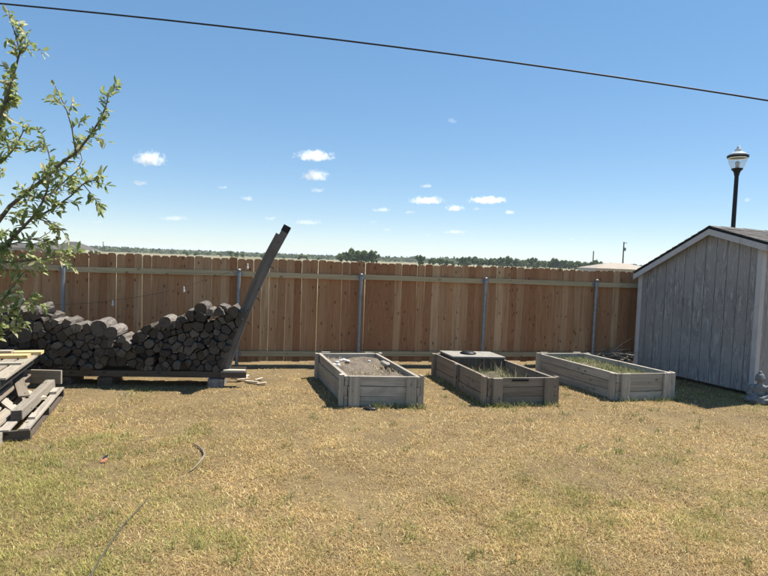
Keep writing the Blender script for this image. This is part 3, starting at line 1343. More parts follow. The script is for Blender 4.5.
# top tier boards
for k_, (lab_, b_) in enumerate((('bleached board overhanging the upper pallet edge', UB + .02), ('grey board second from the edge of the upper tier', UB + .19),
                                ('old board in the middle of the upper tier', UB + .37), ('old board on the tree side of the upper tier', UB + .57))):
    loose('top_board', lab_, UA0 - .08 + .03 * k_, b_, zu + .012, UA1 + .08 - .05 * k_, b_ - .01, zu + .012, .145, .02, M['lumber_grey'])
for lab_, name_, f_, b0_, z_, w_, t_, mt_ in (('fresh yellow plank laid across the far end of the upper tier', 'yellow_plank', .90, -.10, .043, .15, .038, 'lumber_new'),
                                    ('second fresh yellow plank laid just before the far one', 'yellow_plank', .74, .0, .043, .15, .038, 'lumber_new'),
                                    ('narrow grey batten laid across the upper tier before the yellow planks', 'grey_batten', .45, -.03, .035, .09, .024, 'lumber_grey'),
                                    ('pale plank lying over the yellow planks', 'pale_plank', .85, .22, .077, .12, .028, 'lumber_grey')):
    mb = MB()
    a_ = UA0 + (UA1 - UA0) * f_
    mb.bar(lp(a_, UB + b0_, zu + z_), lp(a_ + .05, UB + 1.15, zu + z_), LU, w_, t_, jit=.002)
    tag(mb.build(name_, M[mt_]), lab_, name_.split('_')[1])
mb = MB()
fb = on_z(1, 438, .05)
mb.box((fb.x - .08, fb.y, .055), LU * .16, LV * .09, Vector((0, 0, .055)))
tag(mb.build('timber_block', M['lumber_grey']), 'pale timber block on the grass in front of the pallets', 'block')

# ------------------------------------------------------------------ things in and around the beds
def bed_pt(q, u, v, z):
    FL, FR, BR, BL = q
    p = (FL * (1 - u) + FR * u) * (1 - v) + (BL * (1 - u) + BR * u) * v
    return Vector((p.x, p.y, z))


# box with a flat lid over the back of bed 2
b0, b1, b2_, b3 = bed_pt(q2, .075, .69, 0), bed_pt(q2, .93, .69, 0), bed_pt(q2, .93, .965, 0), bed_pt(q2, .075, .965, 0)
lid = tag(link('lidded_box', None, None, tuple(bed_pt(q2, .5, .87, .12))), 'low box with bleached flat lid filling the back of the weedy bed', 'box')
mb = MB()
mb.prism([Vector((p.x, p.y, .12)) for p in (b0, b1, b2_, b3)], (0, 0, .29))
mb.build('shadow_body', M['rack'], lid)  # dark timber colour stands in for the shadow below the lid
mb = MB()
mb.prism([Vector((p.x, p.y, .412)) + (p - bed_pt(q2, .5, .87, 0)).normalized() * .015 for p in (b0, b1, b2_, b3)], (0, 0, .022))
mb.build('lid', M['panel'], lid)
hp = bed_pt(q2, .45, .84, .434)
mb = MB()
mb.lathe(hp, [(.13, 0), (.135, .012), (.11, .026), (.085, .04), (.05, .046), (.0, .048)], 18)
tag(mb.build('black_saucer', M['black'], smooth=True), 'black upturned plastic saucer on the bleached lid', 'saucer')
mb = MB()
c = bed_pt(q2, .47, 0, .345)
d = (q2[1] - q2[0]).normalized()
mb.bar(c - d * .13 + Vector((d.y, -d.x, 0)) * .006, c + d * .11 + Vector((d.y, -d.x, 0)) * .006, (0, 0, 1), .028, .012)
tag(mb.build('black_strip', M['black']), 'black strip fixed to the front of the weedy brown bed', 'strip')


def rock(c, r, mat, name, label, cat, grp, sq=.7):
    bmx = bmesh.new()
    bmesh.ops.create_icosphere(bmx, subdivisions=2, radius=r)
    ph = random.uniform(0, 20)
    for v in bmx.verts:
        k = 1 + .22 * math.sin(v.co.x / r * 2.3 + ph) * math.cos(v.co.y / r * 2.9 + ph * 2) + random.uniform(-.06, .06)
        v.co = Vector((v.co.x * k * 1.15, v.co.y * k, v.co.z * k * sq))
    me = bpy.data.meshes.new(name)
    bmx.to_mesh(me)
    bmx.free()
    me.materials.append(mat)
    o = link(name, me, None, tuple(c))
    o.rotation_euler = (0, 0, random.uniform(0, 6))
    return tag(o, label, cat, grp)


for k, (px, py) in enumerate([(334, 364.5), (337, 362.0), (340.5, 360.5), (344, 360), (347.5, 361), (338, 365), (369, 361)]):
    c = on_z(px, py, .36)
    rock(c, random.uniform(.024, .038), M['stone'], 'white_stone', 'small white stone lying on the dry soil of the first bed', 'stone', 'white stones in the grey bed')
for k, (u, v) in enumerate([(.80, .62), (.84, .55)]):
    rock(bed_pt(q1, .87, v, .37), .05, M['bed'], 'timber_lump', 'grey wooden lump against the inner side of the bare soil bed', 'lump', 'lumps in the grey bed')
c = on_z(370, 409.5, 0)
mb = MB()
mb.lathe(Vector((c.x, c.y, -.004)), [(.07, 0), (.075, .01), (.06, .03), (.03, .036), (.0, .037)], 12)
o = tag(mb.build('plastic_disc', M['black'], smooth=True), 'small black plastic disc on the grass before the bare soil bed', 'disc')
o.scale = (1.3, .8, 1)

# statue beside the shed corner
sb = on_z(758.5, 402.5, 0)


def ell(bmx, c, r, rot=None):
    mt = Matrix.Translation(c) @ (rot.to_4x4() if rot else Matrix.Identity(4)) @ Matrix.Diagonal((*r, 1))
    bmesh.ops.create_icosphere(bmx, subdivisions=3, radius=1.0, matrix=mt)


def capsule(bmx, a, b, ra, rb, n=6):
    a, b = Vector(a), Vector(b)
    for i in range(n + 1):
        t = i / n
        r = ra + (rb - ra) * t
        ell(bmx, a + (b - a) * t, (r, r, r))


bmx = bmesh.new()
# -Y is the front of the figure
ell(bmx, (0, .01, .045), (.125, .10, .05))
ell(bmx, (0, .015, .135), (.080, .062, .10))
ell(bmx, (0, .01, .205), (.098, .058, .062))
ell(bmx, (0, .005, .275), (.034, .034, .05))
ell(bmx, (0, -.005, .345), (.052, .058, .066))
ell(bmx, (0, .005, .375), (.053, .056, .046))
ell(bmx, (0, .008, .425), (.026, .027, .026))
ell(bmx, (0, -.062, .340), (.010, .012, .017))
ell(bmx, (0, -.055, .318), (.018, .010, .007))
for s_ in (-1, 1):
    ell(bmx, (s_ * .022, -.052, .358), (.012, .008, .006))
    ell(bmx, (s_ * .054, .0, .335), (.010, .016, .034))
    capsule(bmx, (s_ * .095, .012, .215), (s_ * .128, .0, .125), .036, .031)
    capsule(bmx, (s_ * .128, .0, .125), (s_ * .035, -.085, .088), .030, .021)
    ell(bmx, (s_ * .022, -.095, .085), (.030, .022, .013))
    capsule(bmx, (s_ * .05, .02, .05), (s_ * .148, -.045, .045), .052, .046)
    capsule(bmx, (s_ * .148, -.045, .045), (-s_ * .03, -.098, .04), .042, .030)
    ell(bmx, (-s_ * .07, -.105, .052), (.045, .025, .02))
ell(bmx, (0, .0, .012), (.175, .13, .022))
me = bpy.data.meshes.new('statue_raw')
bmx.to_mesh(me)
bmx.free()
tmp = bpy.data.objects.new('statue_raw', me)
COL.objects.link(tmp)
md = tmp.modifiers.new('remesh', 'REMESH')
md.mode = 'VOXEL'
md.voxel_size = .0065
md2 = tmp.modifiers.new('smooth', 'SMOOTH')
md2.factor = .5
md2.iterations = 2
bpy.context.view_layer.update()
dg = bpy.context.evaluated_depsgraph_get()
me2 = bpy.data.meshes.new_from_object(tmp.evaluated_get(dg))
bpy.data.objects.remove(tmp)
me2.name = 'seated_statue'
me2.materials.clear()
me2.materials.append(M['statue'])
me2.polygons.foreach_set('use_smooth', np.ones(len(me2.polygons), dtype=bool))
st = tag(link('seated_statue', me2, None, (sb.x, sb.y, 0.0)), 'small grey stone statue seated cross-legged at the shed corner', 'statue')
st.rotation_euler = (0, 0, R(-22))
st.scale = (1.06, 1.06, 1.06)

# lawn bits
p = on_z(103, 463, 0)
flag_s = .65
flag = thing('orange_scrap', 'crumpled orange plastic scrap with dark blue end on the lawn', 'litter', (p.x, p.y, 0))
bmx = MB()
bmx.prism([p + Vector(v) for v in ((-.02, -.03, .012), (.045, -.02, .02), (.05, .02, .045), (.01, .03, .05), (-.03, .01, .03))], (0.004, .008, .012))
bmx.build('scrap', M['orange'], flag)
bmx = MB()
bmx.prism([p + Vector(v) for v in ((-.03, .01, .03), (.0, .02, .045), (.035, .06, .07), (.02, .075, .085), (-.02, .05, .06))], (0.004, .008, .012))
bmx.build('dark_end', simple('dark_blue_plastic', (.03, .03, .06), .5, 0, .2, 20, 0), flag)
flag.scale = (flag_s,) * 3
mb = MB()
path = [(190, 471), (196, 466), (202, 459), (204.5, 455), (203, 450.5), (199, 446.5), (193, 443)]
mb.tube([on_z(a, b, .022) for a, b in path], [.004, .007, .009, .010, .009, .007, .004], 8)
tag(mb.build('curved_stick', M['bed_brown']), 'bent dark stick lying on the dry lawn', 'stick')
mb = MB()
path = [(148, 498), (141, 506), (133, 515), (126, 522), (119, 531), (112, 541), (104, 553), (96, 566), (88, 580), (76, 602)]
mb.tube([on_z(a, b, .018 - .010 * (i == 0)) for i, (a, b) in enumerate(path)], [.003] + [.006] * 9, 8)
tag(mb.build('thin_pipe', M['hose']), 'thin grey pipe lying half sunk in the lawn', 'pipe')
# chips by the rack
for k, (px, py, l, a) in enumerate([(243, 379, .16, .3), (252, 381.5, .22, -.4), (259, 379, .14, .9), (247, 376, .10, 1.3), (262, 383, .12, .1), (236, 376.5, .14, -.2)]):
    c = on_z(px, py, .03)
    d = Vector((math.cos(a), math.sin(a) * .9, 0)).normalized()
    mb = MB()
    mb.bar(c - d * l / 2 - Vector((0, 0, .012)), c + d * l / 2 + Vector((0, 0, .006)), Vector((-d.y, d.x, 0)), random.uniform(.035, .06), .018, jit=.006)
    tag(mb.build('wood_chip', M['chip']), 'pale split-wood chip on the ground by the leaning post', 'wood chip', 'chips beside the firewood rack')

# brush pile between fence and shed
bpile = on_z(617, 366.5, 0)
mb = MB()
for k in range(150):
    a = random.uniform(0, math.pi * 2)
    r0 = random.gauss(0, .28)
    c = bpile + Vector((random.gauss(0, .30), random.gauss(0.1, .18), random.uniform(.02, .30) * max(.15, 1 - abs(r0))))
    d = Vector((math.cos(a), math.sin(a), random.gauss(0, .35))).normalized()
    l = random.uniform(.12, .38)
    m_ = c + d * l + Vector((random.gauss(0, .05), random.gauss(0, .05), random.gauss(0, .05)))
    e_ = m_ + d * l * .7 + Vector((random.gauss(0, .06), random.gauss(0, .06), random.gauss(0, .06)))
    pts_ = [c - d * l, c, m_, e_]
    pts_ = [Vector((q.x, q.y, max(q.z, .012))) for q in pts_]
    mb.tube(pts_, [.009, .009, .006, .002], 5, caps=False)
kind(tag(mb.build('brush_pile', M['lumber_grey']), 'tangled heap of dry twigs between the fence and shed', 'brush pile'), 'stuff')

# ------------------------------------------------------------------ street lamp behind the fence
LPY = 13.9
lt = at_y(736.9, 172, LPY)
lamp = thing('street_lamp', 'black post lamp with clear acorn globe rising behind the shed', 'street lamp', (lt.x, lt.y, -.1))
k = LPY / F_PX
mb = MB()
mb.lathe((lt.x, lt.y, -.1), [(.14, 0), (.14, .12), (.10, .2), (.075, .5), (.062, .55), (.055, 1.6), (.047, lt.z + .1 - .1), (.06, lt.z + .03), (.065, lt.z + .1), (.05, lt.z + .1)], 20)
mb.build('pole', M['black_iron'], lamp, smooth=False)
mb = MB()
mb.lathe(lt, [(.045, -.05), (.07, -.02), (.085, .02), (.13, .06), (.12, .085), (.06, .085)], 20)
mb.build('fitter', M['black_iron'], lamp, smooth=True)
gm = Mat('clear_ribbed_glass', 0.12)
gm.b.inputs['Base Color'].default_value = (.93, .95, .96, 1)
gm.b.inputs['Transmission Weight'].default_value = .9
gm.b.inputs['IOR'].default_value = 1.25
gm.b.inputs['Specular IOR Level'].default_value = 0.5
hG = .37
mb = MB()
n = 32
prof = [(.115, .085), (.15, .13), (.19, .22), (.212, .31), (.218, .36), (.212, .36), (.206, .31), (.184, .22), (.144, .135), (.11, .092)]
mb.lathe(lt, prof, n)
mb.build('globe', gm.m, lamp, smooth=True)
mb = MB()
mb.lathe(lt, [(.222, .345), (.238, .352), (.240, .395), (.225, .402), (.21, .395), (.21, .352)], 28)
mb.build('rim', M['black_iron'], lamp, smooth=False)
gm2 = Mat('frosted_dome', 0.3)
gm2.b.inputs['Base Color'].default_value = (.8, .83, .85, 1)
gm2.b.inputs['Transmission Weight'].default_value = .35
mb = MB()
mb.lathe(lt, [(.215, .398), (.19, .44), (.13, .475), (.085, .49), (.07, .50), (.085, .53), (.06, .56), (.035, .60), (.028, .63), (.0, .635)], 24)
mb.build('dome', gm2.m, lamp, smooth=True)
mb = MB()
mb.lathe(lt, [(.04, .07), (.045, .12), (.035, .14), (.05, .18), (.05, .24), (.0, .27)], 12)
mb.build('lamp_bulb', M['white'], lamp, smooth=True)

# ------------------------------------------------------------------ overhead cable
wa, wb = at_y(0, 3.5, 20.0), at_y(768, 100.5, 20.0)
mid = at_y(384, 45.5, 20.0)
pts_ = []
for i in range(41):
    x = -40 + i * 80 / 40
    t0 = (x - wa.x) / (wb.x - wa.x)
    tm = (mid.x - wa.x) / (wb.x - wa.x)
    lin = wa.z + (wb.z - wa.z) * t0
    cz = (mid.z - (wa.z + (wb.z - wa.z) * tm)) / (tm * (tm - 1))
    pts_.append(Vector((x, 20.0, lin + cz * t0 * (t0 - 1))))
mb = MB()
mb.tube(pts_, .031, 8)
tag(mb.build('overhead_cable', M['cable'], smooth=True), 'single black overhead cable sloping across the sky', 'cable')


# ------------------------------------------------------------------ foliage helpers (numpy leaf meshes)
def leaf_mesh(name, c, d, up, ln, wd, col, mat, fold=0.25):
    """c base points, d direction, up normal, ln length, wd half width, col rgb; 6-vertex folded leaves"""
    n = len(c)
    d = d / np.linalg.norm(d, axis=1, keepdims=True)
    s = np.cross(d, up)
    s /= np.linalg.norm(s, axis=1, keepdims=True) + 1e-9
    u = np.cross(s, d)
    L, W = ln[:, None], wd[:, None]
    v = np.empty((n, 6, 3))
    v[:, 0] = c
    v[:, 1] = c + d * L * .35 + s * W + u * W * fold
    v[:, 2] = c + d * L * .75 + s * W * .75 + u * (W * fold - L * .04)
    v[:, 3] = c + d * L - u * L * .12
    v[:, 4] = c + d * L * .75 - s * W * .75 + u * (W * fold - L * .04)
    v[:, 5] = c + d * L * .35 - s * W + u * W * fold
    idx = np.arange(n)[:, None] * 6
    quads = np.stack([idx + np.array([0, 1, 2, 3]), idx + np.array([0, 3, 4, 5])], 1).reshape(-1, 4)
    return np_mesh(name, v.reshape(-1, 3), quads, np.repeat(col, 6, 0), mat)


def np_mesh(name, v, faces, col, mat):
    me = bpy.data.meshes.new(name)
    nf, k = faces.shape
    me.vertices.add(len(v))
    me.vertices.foreach_set('co', v.astype(np.float32).ravel())
    me.loops.add(nf * k)
    me.loops.foreach_set('vertex_index', faces.astype(np.int32).ravel())
    me.polygons.add(nf)
    me.polygons.foreach_set('loop_start', np.arange(0, nf * k, k, dtype=np.int32))
    me.polygons.foreach_set('loop_total', np.full(nf, k, dtype=np.int32))
    a = me.attributes.new('col', 'FLOAT_COLOR', 'POINT')
    a.data.foreach_set('color', np.concatenate([col, np.ones((len(col), 1))], 1).astype(np.float32).ravel())
    me.materials.append(mat)
    me.update(calc_edges=True)
    return me


def rand_unit(n):
    v = RNG.normal(size=(n, 3))
    return v / np.linalg.norm(v, axis=1, keepdims=True)


# ------------------------------------------------------------------ tree at the left
TY = 6.1
tree_base = Vector((-5.15, 6.35, 0))
tree = thing('young_tree', 'young leafy tree reaching in over the lumber pile', 'tree', tree_base)


def tp(px, py, dy=0.0):
    return at_y(px, py, TY + dy)


limbs = []        # (points, r0, r1)
trunk_top = Vector((-4.75, 6.25, 1.75))
trunk_pts = [tree_base + Vector((0, 0, -.05)), tree_base + Vector((.05, -.02, .4)), Vector((-4.98, 6.3, 1.0)), trunk_top, Vector((-4.72, 6.2, 2.6)), Vector((-4.85, 6.1, 3.6)), Vector((-4.8, 6.1, 4.6))]
A = [Vector((-4.85, 6.27, 1.35)), tp(-12, 236, .1), tp(10, 206), tp(25, 194), tp(46, 177), tp(62, 163), tp(79, 150), tp(92, 133), tp(101, 118), tp(106, 106), tp(109, 92)]
B = [Vector((-4.95, 6.3, 1.05)), tp(-8, 266, -.1), tp(12.5, 238, -.15), tp(33, 217, -.2), tp(42, 203, -.2), tp(48, 188, -.25), tp(50, 172, -.25)]
C = [tp(31, 219, -.2), tp(43, 214, -.15), tp(54, 208, -.1), tp(71, 196, -.05), tp(83, 184, 0), tp(100, 178, 0)]
D = [tp(76, 152), tp(74, 141), tp(72, 128), tp(67, 111), tp(61, 98), tp(55, 86)]
E = [Vector((-4.75, 6.2, 2.5)), tp(-14, 150, .2), tp(0, 118, .2), tp(8, 95, .2), tp(15, 70, .2), tp(20, 52, .2), tp(16, 36, .2), tp(11, 22, .2)]
E2 = [tp(19, 54, .2), tp(25, 46, .2), tp(30, 40, .2)]
G = [Vector((-4.75, 6.2, 2.2)), tp(-15, 175, .3), tp(-2, 140, .3), tp(4, 115, .3), tp(5, 90, .3)]
G2 = [tp(-15, 172, .3), tp(4, 160, .25), tp(15, 148, .25), tp(24, 130, .2)]
Hh = [Vector((-4.9, 6.25, 1.25)), tp(-10, 262, -.3), tp(10, 262, -.35), tp(34, 260, -.4), tp(54, 257, -.4), tp(72, 254, -.4)]
I = [Vector((-5.0, 6.3, .6)), tp(-20, 320, -.3), tp(2, 300, -.35), tp(15, 284, -.4), tp(24, 272, -.4)]
I2 = [tp(-20, 325, -.3), tp(0, 322, -.4), tp(14, 312, -.4), tp(28, 298, -.4)]
I3 = [Vector((-5.05, 6.3, .5)), tp(-20, 345, -.2), tp(-4, 335, -.3), tp(10, 328, -.35), tp(20, 320, -.35)]
J = [tp(46, 177), tp(50, 160, .1), tp(48, 150, .1), tp(44, 140, .1), tp(40, 146, .1)]
K = [tp(25, 194), tp(38, 198, .1), tp(55, 192, .15), tp(66, 180, .15), tp(76, 172, .15), tp(82, 160, .1)]
Lb = [tp(83, 184), tp(88, 190), tp(93, 196), tp(97, 203)]
N1 = [tp(33, 217, -.2), tp(48, 222, -.3), tp(58, 226, -.3), tp(64, 233, -.3)]
N2 = [tp(0, 250, -.1), tp(12, 244, -.2), tp(26, 240, -.25), tp(40, 238, -.3), tp(50, 232, -.3)]
limbs = [(A, .027, .005), (B, .026, .005), (C, .014, .005), (D, .010, .004), (E, .024, .005), (E2, .007, .003), (G, .022, .005), (G2, .016, .005), (Hh, .014, .004),
         (I, .018, .004), (I2, .014, .004), (I3, .012, .004), (J, .008, .003), (K, .011, .004), (Lb, .006, .003), (N1, .008, .003), (N2, .010, .003)]
mb = MB()
mb.tube(trunk_pts, [.10, .085, .075, .068, .055, .04, .012], 12, wob=.04)
mb.build('trunk', M['bark_tree'], tree, smooth=True)
leaf_seeds = []      # (pos, dir, weight)


def resample(P, step):
    out = []
    for i in range(len(P) - 1):
        L = (P[i + 1] - P[i]).length
        n = max(1, int(L / step))
        for k in range(n):
            out.append((P[i].lerp(P[i + 1], k / n), (P[i + 1] - P[i]).normalized(), (i + k / n) / (len(P) - 1)))
    out.append((P[-1], (P[-1] - P[-2]).normalized(), 1.0))
    return out


twig_mb = MB()
extra = []
# the part of the crown out of frame to the left
for k in range(16):
    z = random.uniform(1.6, 4.3)
    a = random.uniform(R(100), R(330))
    st_ = Vector((-4.78, 6.15, z * .9))
    en = st_ + Vector((math.cos(a) * random.uniform(.5, 1.1), math.sin(a) * random.uniform(.4, .9), random.uniform(.2, .7)))
    if en.x > -4.55:
        continue
    extra.append(([st_, st_.lerp(en, .5) + Vector((0, 0, .08)), en], .018, .005))
for P, r0, r1 in limbs + extra:
    n = len(P)
    mb = MB()
    mb.tube(P, [r0 + (r1 - r0) * (i / (n - 1)) ** .8 for i in range(n)], 8, wob=.05)
    mb.build('branch', M['bark_tree'], tree, smooth=True)
    for p, d, t in resample(P, .044 if any(P is q_ for q_ in (E, G, G2, I, I2)) else .055):
        thick = r0 + (r1 - r0) * t
        if thick > .026:
            continue
        # twigs with leaf bunches
        for _tw in range(random.choice([0, 1, 1, 1])):
            td = (d * .8 + Vector(rand_unit(1)[0]) * .75).normalized()
            tl = random.uniform(.06, .22)
            q = p + td * tl + Vector((0, 0, -.03 * random.random()))
            twig_mb.tube([p, p.lerp(q, .5) + Vector((0, 0, .01)), q], [.0032, .0026, .0015], 4, caps=False)
            for tt in np.arange(.25, 1.01, .22):
                leaf_seeds.append((p.lerp(q, tt), td))
            leaf_seeds.append((q, td))
        if random.random() < .5:
            leaf_seeds.append((p, d))
kind(twig_mb.build('twigs', M['bark_tree'], tree), 'stuff')
lc = np.array([tuple(a) for a, b in leaf_seeds])
ld = np.array([tuple(b) for a, b in leaf_seeds])
rep = 2
lc = np.repeat(lc, rep, 0) + RNG.normal(0, .007, (len(lc) * rep, 3))
ld = np.repeat(ld, rep, 0) * .75 + rand_unit(len(lc)) * .85 + np.array([0, 0, -.18])
up = rand_unit(len(lc)) * .75 + np.array([0, 0, 1.0])
n = len(lc)
ln = RNG.uniform(.055, .115, n)
wd = ln * RNG.uniform(.16, .23, n)
tg = RNG.random((n, 1))
ca, cb, cc = np.array([.20, .26, .085]), np.array([.38, .42, .17]), np.array([.56, .54, .32])
col = ca * (1 - tg) + cb * tg
yel = (RNG.random((n, 1)) < .2)
col = np.where(yel, cc, col)
lme = leaf_mesh('crown', lc - np.array(tree_base), ld, up, ln, wd, col, M['leaf'])
kind(link('crown', lme, tree), 'stuff')
print('leaves', n)

# ------------------------------------------------------------------ lawn grass
bed_polys = [[(p.x, p.y) for p in q] for q in (q1, q2, q3)]
shed_poly = [(p.x, p.y) for p in (sp(0, 0, 0), sp(SW, 0, 0), sp(SW, DEP, 0), sp(0, DEP, 0))]


def inpoly(x, y, poly):
    r = np.zeros(len(x), bool)
    j = len(poly) - 1
    for i in range(len(poly)):
        xi, yi = poly[i]
        xj, yj = poly[j]
        c = ((yi > y) != (yj > y)) & (x < (xj - xi) * (y - yi) / (yj - yi + 1e-12) + xi)
        r ^= c
        j = i
    return r


def dist_seg(x, y, a, b):
    ax_, ay_ = a
    bx_, by_ = b
    t = np.clip(((x - ax_) * (bx_ - ax_) + (y - ay_) * (by_ - ay_)) / ((bx_ - ax_) ** 2 + (by_ - ay_) ** 2), 0, 1)
    return np.hypot(x - ax_ - t * (bx_ - ax_), y - ay_ - t * (by_ - ay_))


def blades(x, y, z, ln, wd, tilt, az, col):
    """bent tapering blades, 5 vertices"""
    n = len(x)
    h = np.stack([np.cos(az), np.sin(az)], 1)
    s = np.stack([-h[:, 1], h[:, 0]], 1)
    c, si = np.cos(tilt), np.sin(tilt)
    t2 = np.minimum(tilt + .5, 1.5)
    v = np.zeros((n, 5, 3))
    b = np.stack([x, y, z], 1)
    sd3 = np.concatenate([s, np.zeros((n, 1))], 1)
    m1 = b.copy()
    m1[:, :2] += h * (ln * .5 * si)[:, None]
    m1[:, 2] += ln * .5 * c
    tp_ = m1.copy()
    tp_[:, :2] += h * (ln * .5 * np.sin(t2))[:, None]
    tp_[:, 2] += ln * .5 * np.cos(t2)
    W = wd[:, None]
    v[:, 0] = b - sd3 * W
    v[:, 1] = b + sd3 * W
    v[:, 2] = m1 + sd3 * W * .85
    v[:, 3] = m1 - sd3 * W * .85
    v[:, 4] = tp_
    idx = np.arange(n)[:, None] * 5
    f3 = np.concatenate([idx + np.array([0, 1, 2]), idx + np.array([0, 2, 3]), idx + np.array([3, 2, 4])], 0)
    return v.reshape(-1, 3), f3, np.repeat(col, 5, 0)


NT = 76000
u = RNG.random(NT)
y0, y1 = 2.0, 13.0
# density falls off with distance
yy = y0 * (y1 / y0) ** u
xx = (RNG.random(NT) * 2 - 1) * (.76 * yy + 1.1)
fence_y = FP.y + (xx - FP.x) * math.tan(FA)
keep = yy < fence_y + .25
for pl in bed_polys + [shed_poly]:
    keep &= ~inpoly(xx, yy, pl)
# bare strips: under the rack, along the fence
dr = dist_seg(xx, yy, tuple(rp(s_left, .25, 0))[:2], tuple(rp(s_right + .4, .25, 0))[:2])
keep &= ~((dr < .28) & (RNG.random(NT) < .75))
df = fence_y - yy
keep &= ~((df < 1.1) & (RNG.random(NT) < .55) & (fbm(xx, yy, 1.2, 77) > .42))
ru = [(on_z(a, b, 0).x, on_z(a, b, 0).y) for a, b in ((296, 440), (325, 473), (345, 494), (372, 524), (398, 552), (430, 590))]
drut = np.min([dist_seg(xx, yy, ru[i], ru[i + 1]) for i in range(len(ru) - 1)], 0)
keep &= ~((drut < .05) & (RNG.random(NT) < .9))
bare = fbm(xx, yy, 1.5, 101, 4)
keep &= ~((bare > .60) & (RNG.random(NT) < .55))
keep &= ~((df < 2.6) & (xx < .4) & (fbm(xx, yy, 1.7, 103, 4) > .50) & (RNG.random(NT) < .6))
xx, yy, dr, df = xx[keep], yy[keep], dr[keep], df[keep]
PB = 9
n = len(xx) * PB
tz = np.repeat(RNG.random(len(xx)), PB)
gxp = np.repeat(xx, PB) + RNG.normal(0, .022, n) * (1 + np.repeat(yy, PB) * .12)
gyp = np.repeat(yy, PB) + RNG.normal(0, .022, n) * (1 + np.repeat(yy, PB) * .12)
mask = np.ones(n, bool)
for pl in bed_polys:
    mask &= ~inpoly(gxp, gyp, pl)
gxp, gyp, tz = gxp[mask], gyp[mask], tz[mask]
n = len(gxp)
green = fbm(gxp, gyp, .55, 21, 4) * .55 + fbm(gxp, gyp, 3.0, 31, 3) * .45
# greener towards the camera and in a few damp spots
green = green + .16 * (1 - sstep(gyp, 3.4, 5.6)) + .05 * (gxp < -.3) * (1 - sstep(gyp, 4, 7))
for (px, py, rr, am) in ((480, 410, .5, .28), (410, 405, .25, .3), (500, 404, .35, .28), (350, 410, .3, .15), (740, 404, .5, .22), (150, 392, .9, .16), (100, 384, .5, .22), (20, 470, .8, .14),
                         (30, 540, .8, .12), (420, 560, .5, .14), (440, 500, .25, .25)):
    c = on_z(px, py, 0)
    green = green + am * np.exp(-((gxp - c.x) ** 2 + (gyp - c.y) ** 2) / rr ** 2)
pg = sstep(green, .55, .86) * .75
isg = RNG.random(n) < pg
hv = fbm(gxp, gyp, 2.2, 51, 3)
wdist = 1 + np.maximum(0, gyp - 4) * .14
ln = RNG.uniform(.022, .052, n) * (.6 + .9 * hv) * np.where(isg, 1.1, 1)
wd = RNG.uniform(.0010, .0023, n) * wdist
tilt = np.where(isg, RNG.uniform(.15, 1.0, n), np.clip(RNG.normal(1.0, .38, n), .1, 1.5))
az = RNG.uniform(0, 2 * math.pi, n)
t1 = RNG.random((n, 1))
straw = np.array([.52, .365, .15]) * (1 - t1) + np.array([.35, .23, .09]) * t1
pale = np.array([.66, .535, .27])
brown = np.array([.23, .155, .08])
k = RNG.random((n, 1))
straw = np.where(k < .16, pale, straw)
patch = fbm(gxp, gyp, .8, 61, 4)[:, None]
straw = np.where((k > .80 - .5 * sstep(patch, .5, .72)), straw * .45 + brown * .55, straw)
gr = np.array([.22, .225, .062]) * (1 - t1) + np.array([.40, .35, .115]) * t1
col = np.where(isg[:, None], gr, straw)
# grey dead litter before the firewood and the fence
gfy = FP.y + (gxp - FP.x) * math.tan(FA)
lit = sstep(2.9 - (gfy - gyp), 0, 1.2) * (1 - sstep(gxp, -1.0, .3)) * sstep(fbm(gxp, gyp, 1.1, 83, 4), .40, .58)
grey = np.array([.29, .245, .175]) * (.7 + .6 * t1)
col = np.where((RNG.random(n) < lit * .7)[:, None], grey, col)
col = col * (.84 + .46 * tz[:, None]) * (.86 + .40 * fbm(gxp, gyp, 5.0, 87, 3)[:, None]) * (.80 + .46 * fbm(gxp, gyp * 1.6, .75, 89, 4)[:, None])
V, Fc, C_ = blades(gxp, gyp, gz(gxp, gyp) - .003, ln, wd, tilt, az, col)
lawn = kind(link('lawn_grass', np_mesh('lawn_grass', V, Fc, C_, M['blade'])), 'stuff')
tag(lawn, 'short parched lawn grass, straw coloured with green tufts', 'grass')
print('blades', n)


# taller weeds: bed 2, bed 3, edges
def weeds(name, label, pts, lo, hi, cols, per=7, wd_=.0022, cat='weeds', seedheads=0):
    x = np.repeat(np.array([p[0] for p in pts]), per) + RNG.normal(0, .02, len(pts) * per)
    y = np.repeat(np.array([p[1] for p in pts]), per) + RNG.normal(0, .02, len(pts) * per)
    z = np.repeat(np.array([p[2] for p in pts]), per)
    n = len(x)
    ln = RNG.uniform(lo, hi, n)
    cl = np.array(cols)[RNG.integers(0, len(cols), n)] * RNG.uniform(.8, 1.15, (n, 1))
    V, Fc, C_ = blades(x, y, z, ln, np.full(n, wd_) * RNG.uniform(.7, 1.4, n), np.abs(RNG.normal(.35, .3, n)), RNG.uniform(0, 6.28, n), cl)
    o = link(name, np_mesh(name, V, Fc, C_, M['blade']))
    kind(tag(o, label, cat), 'stuff')
    return o


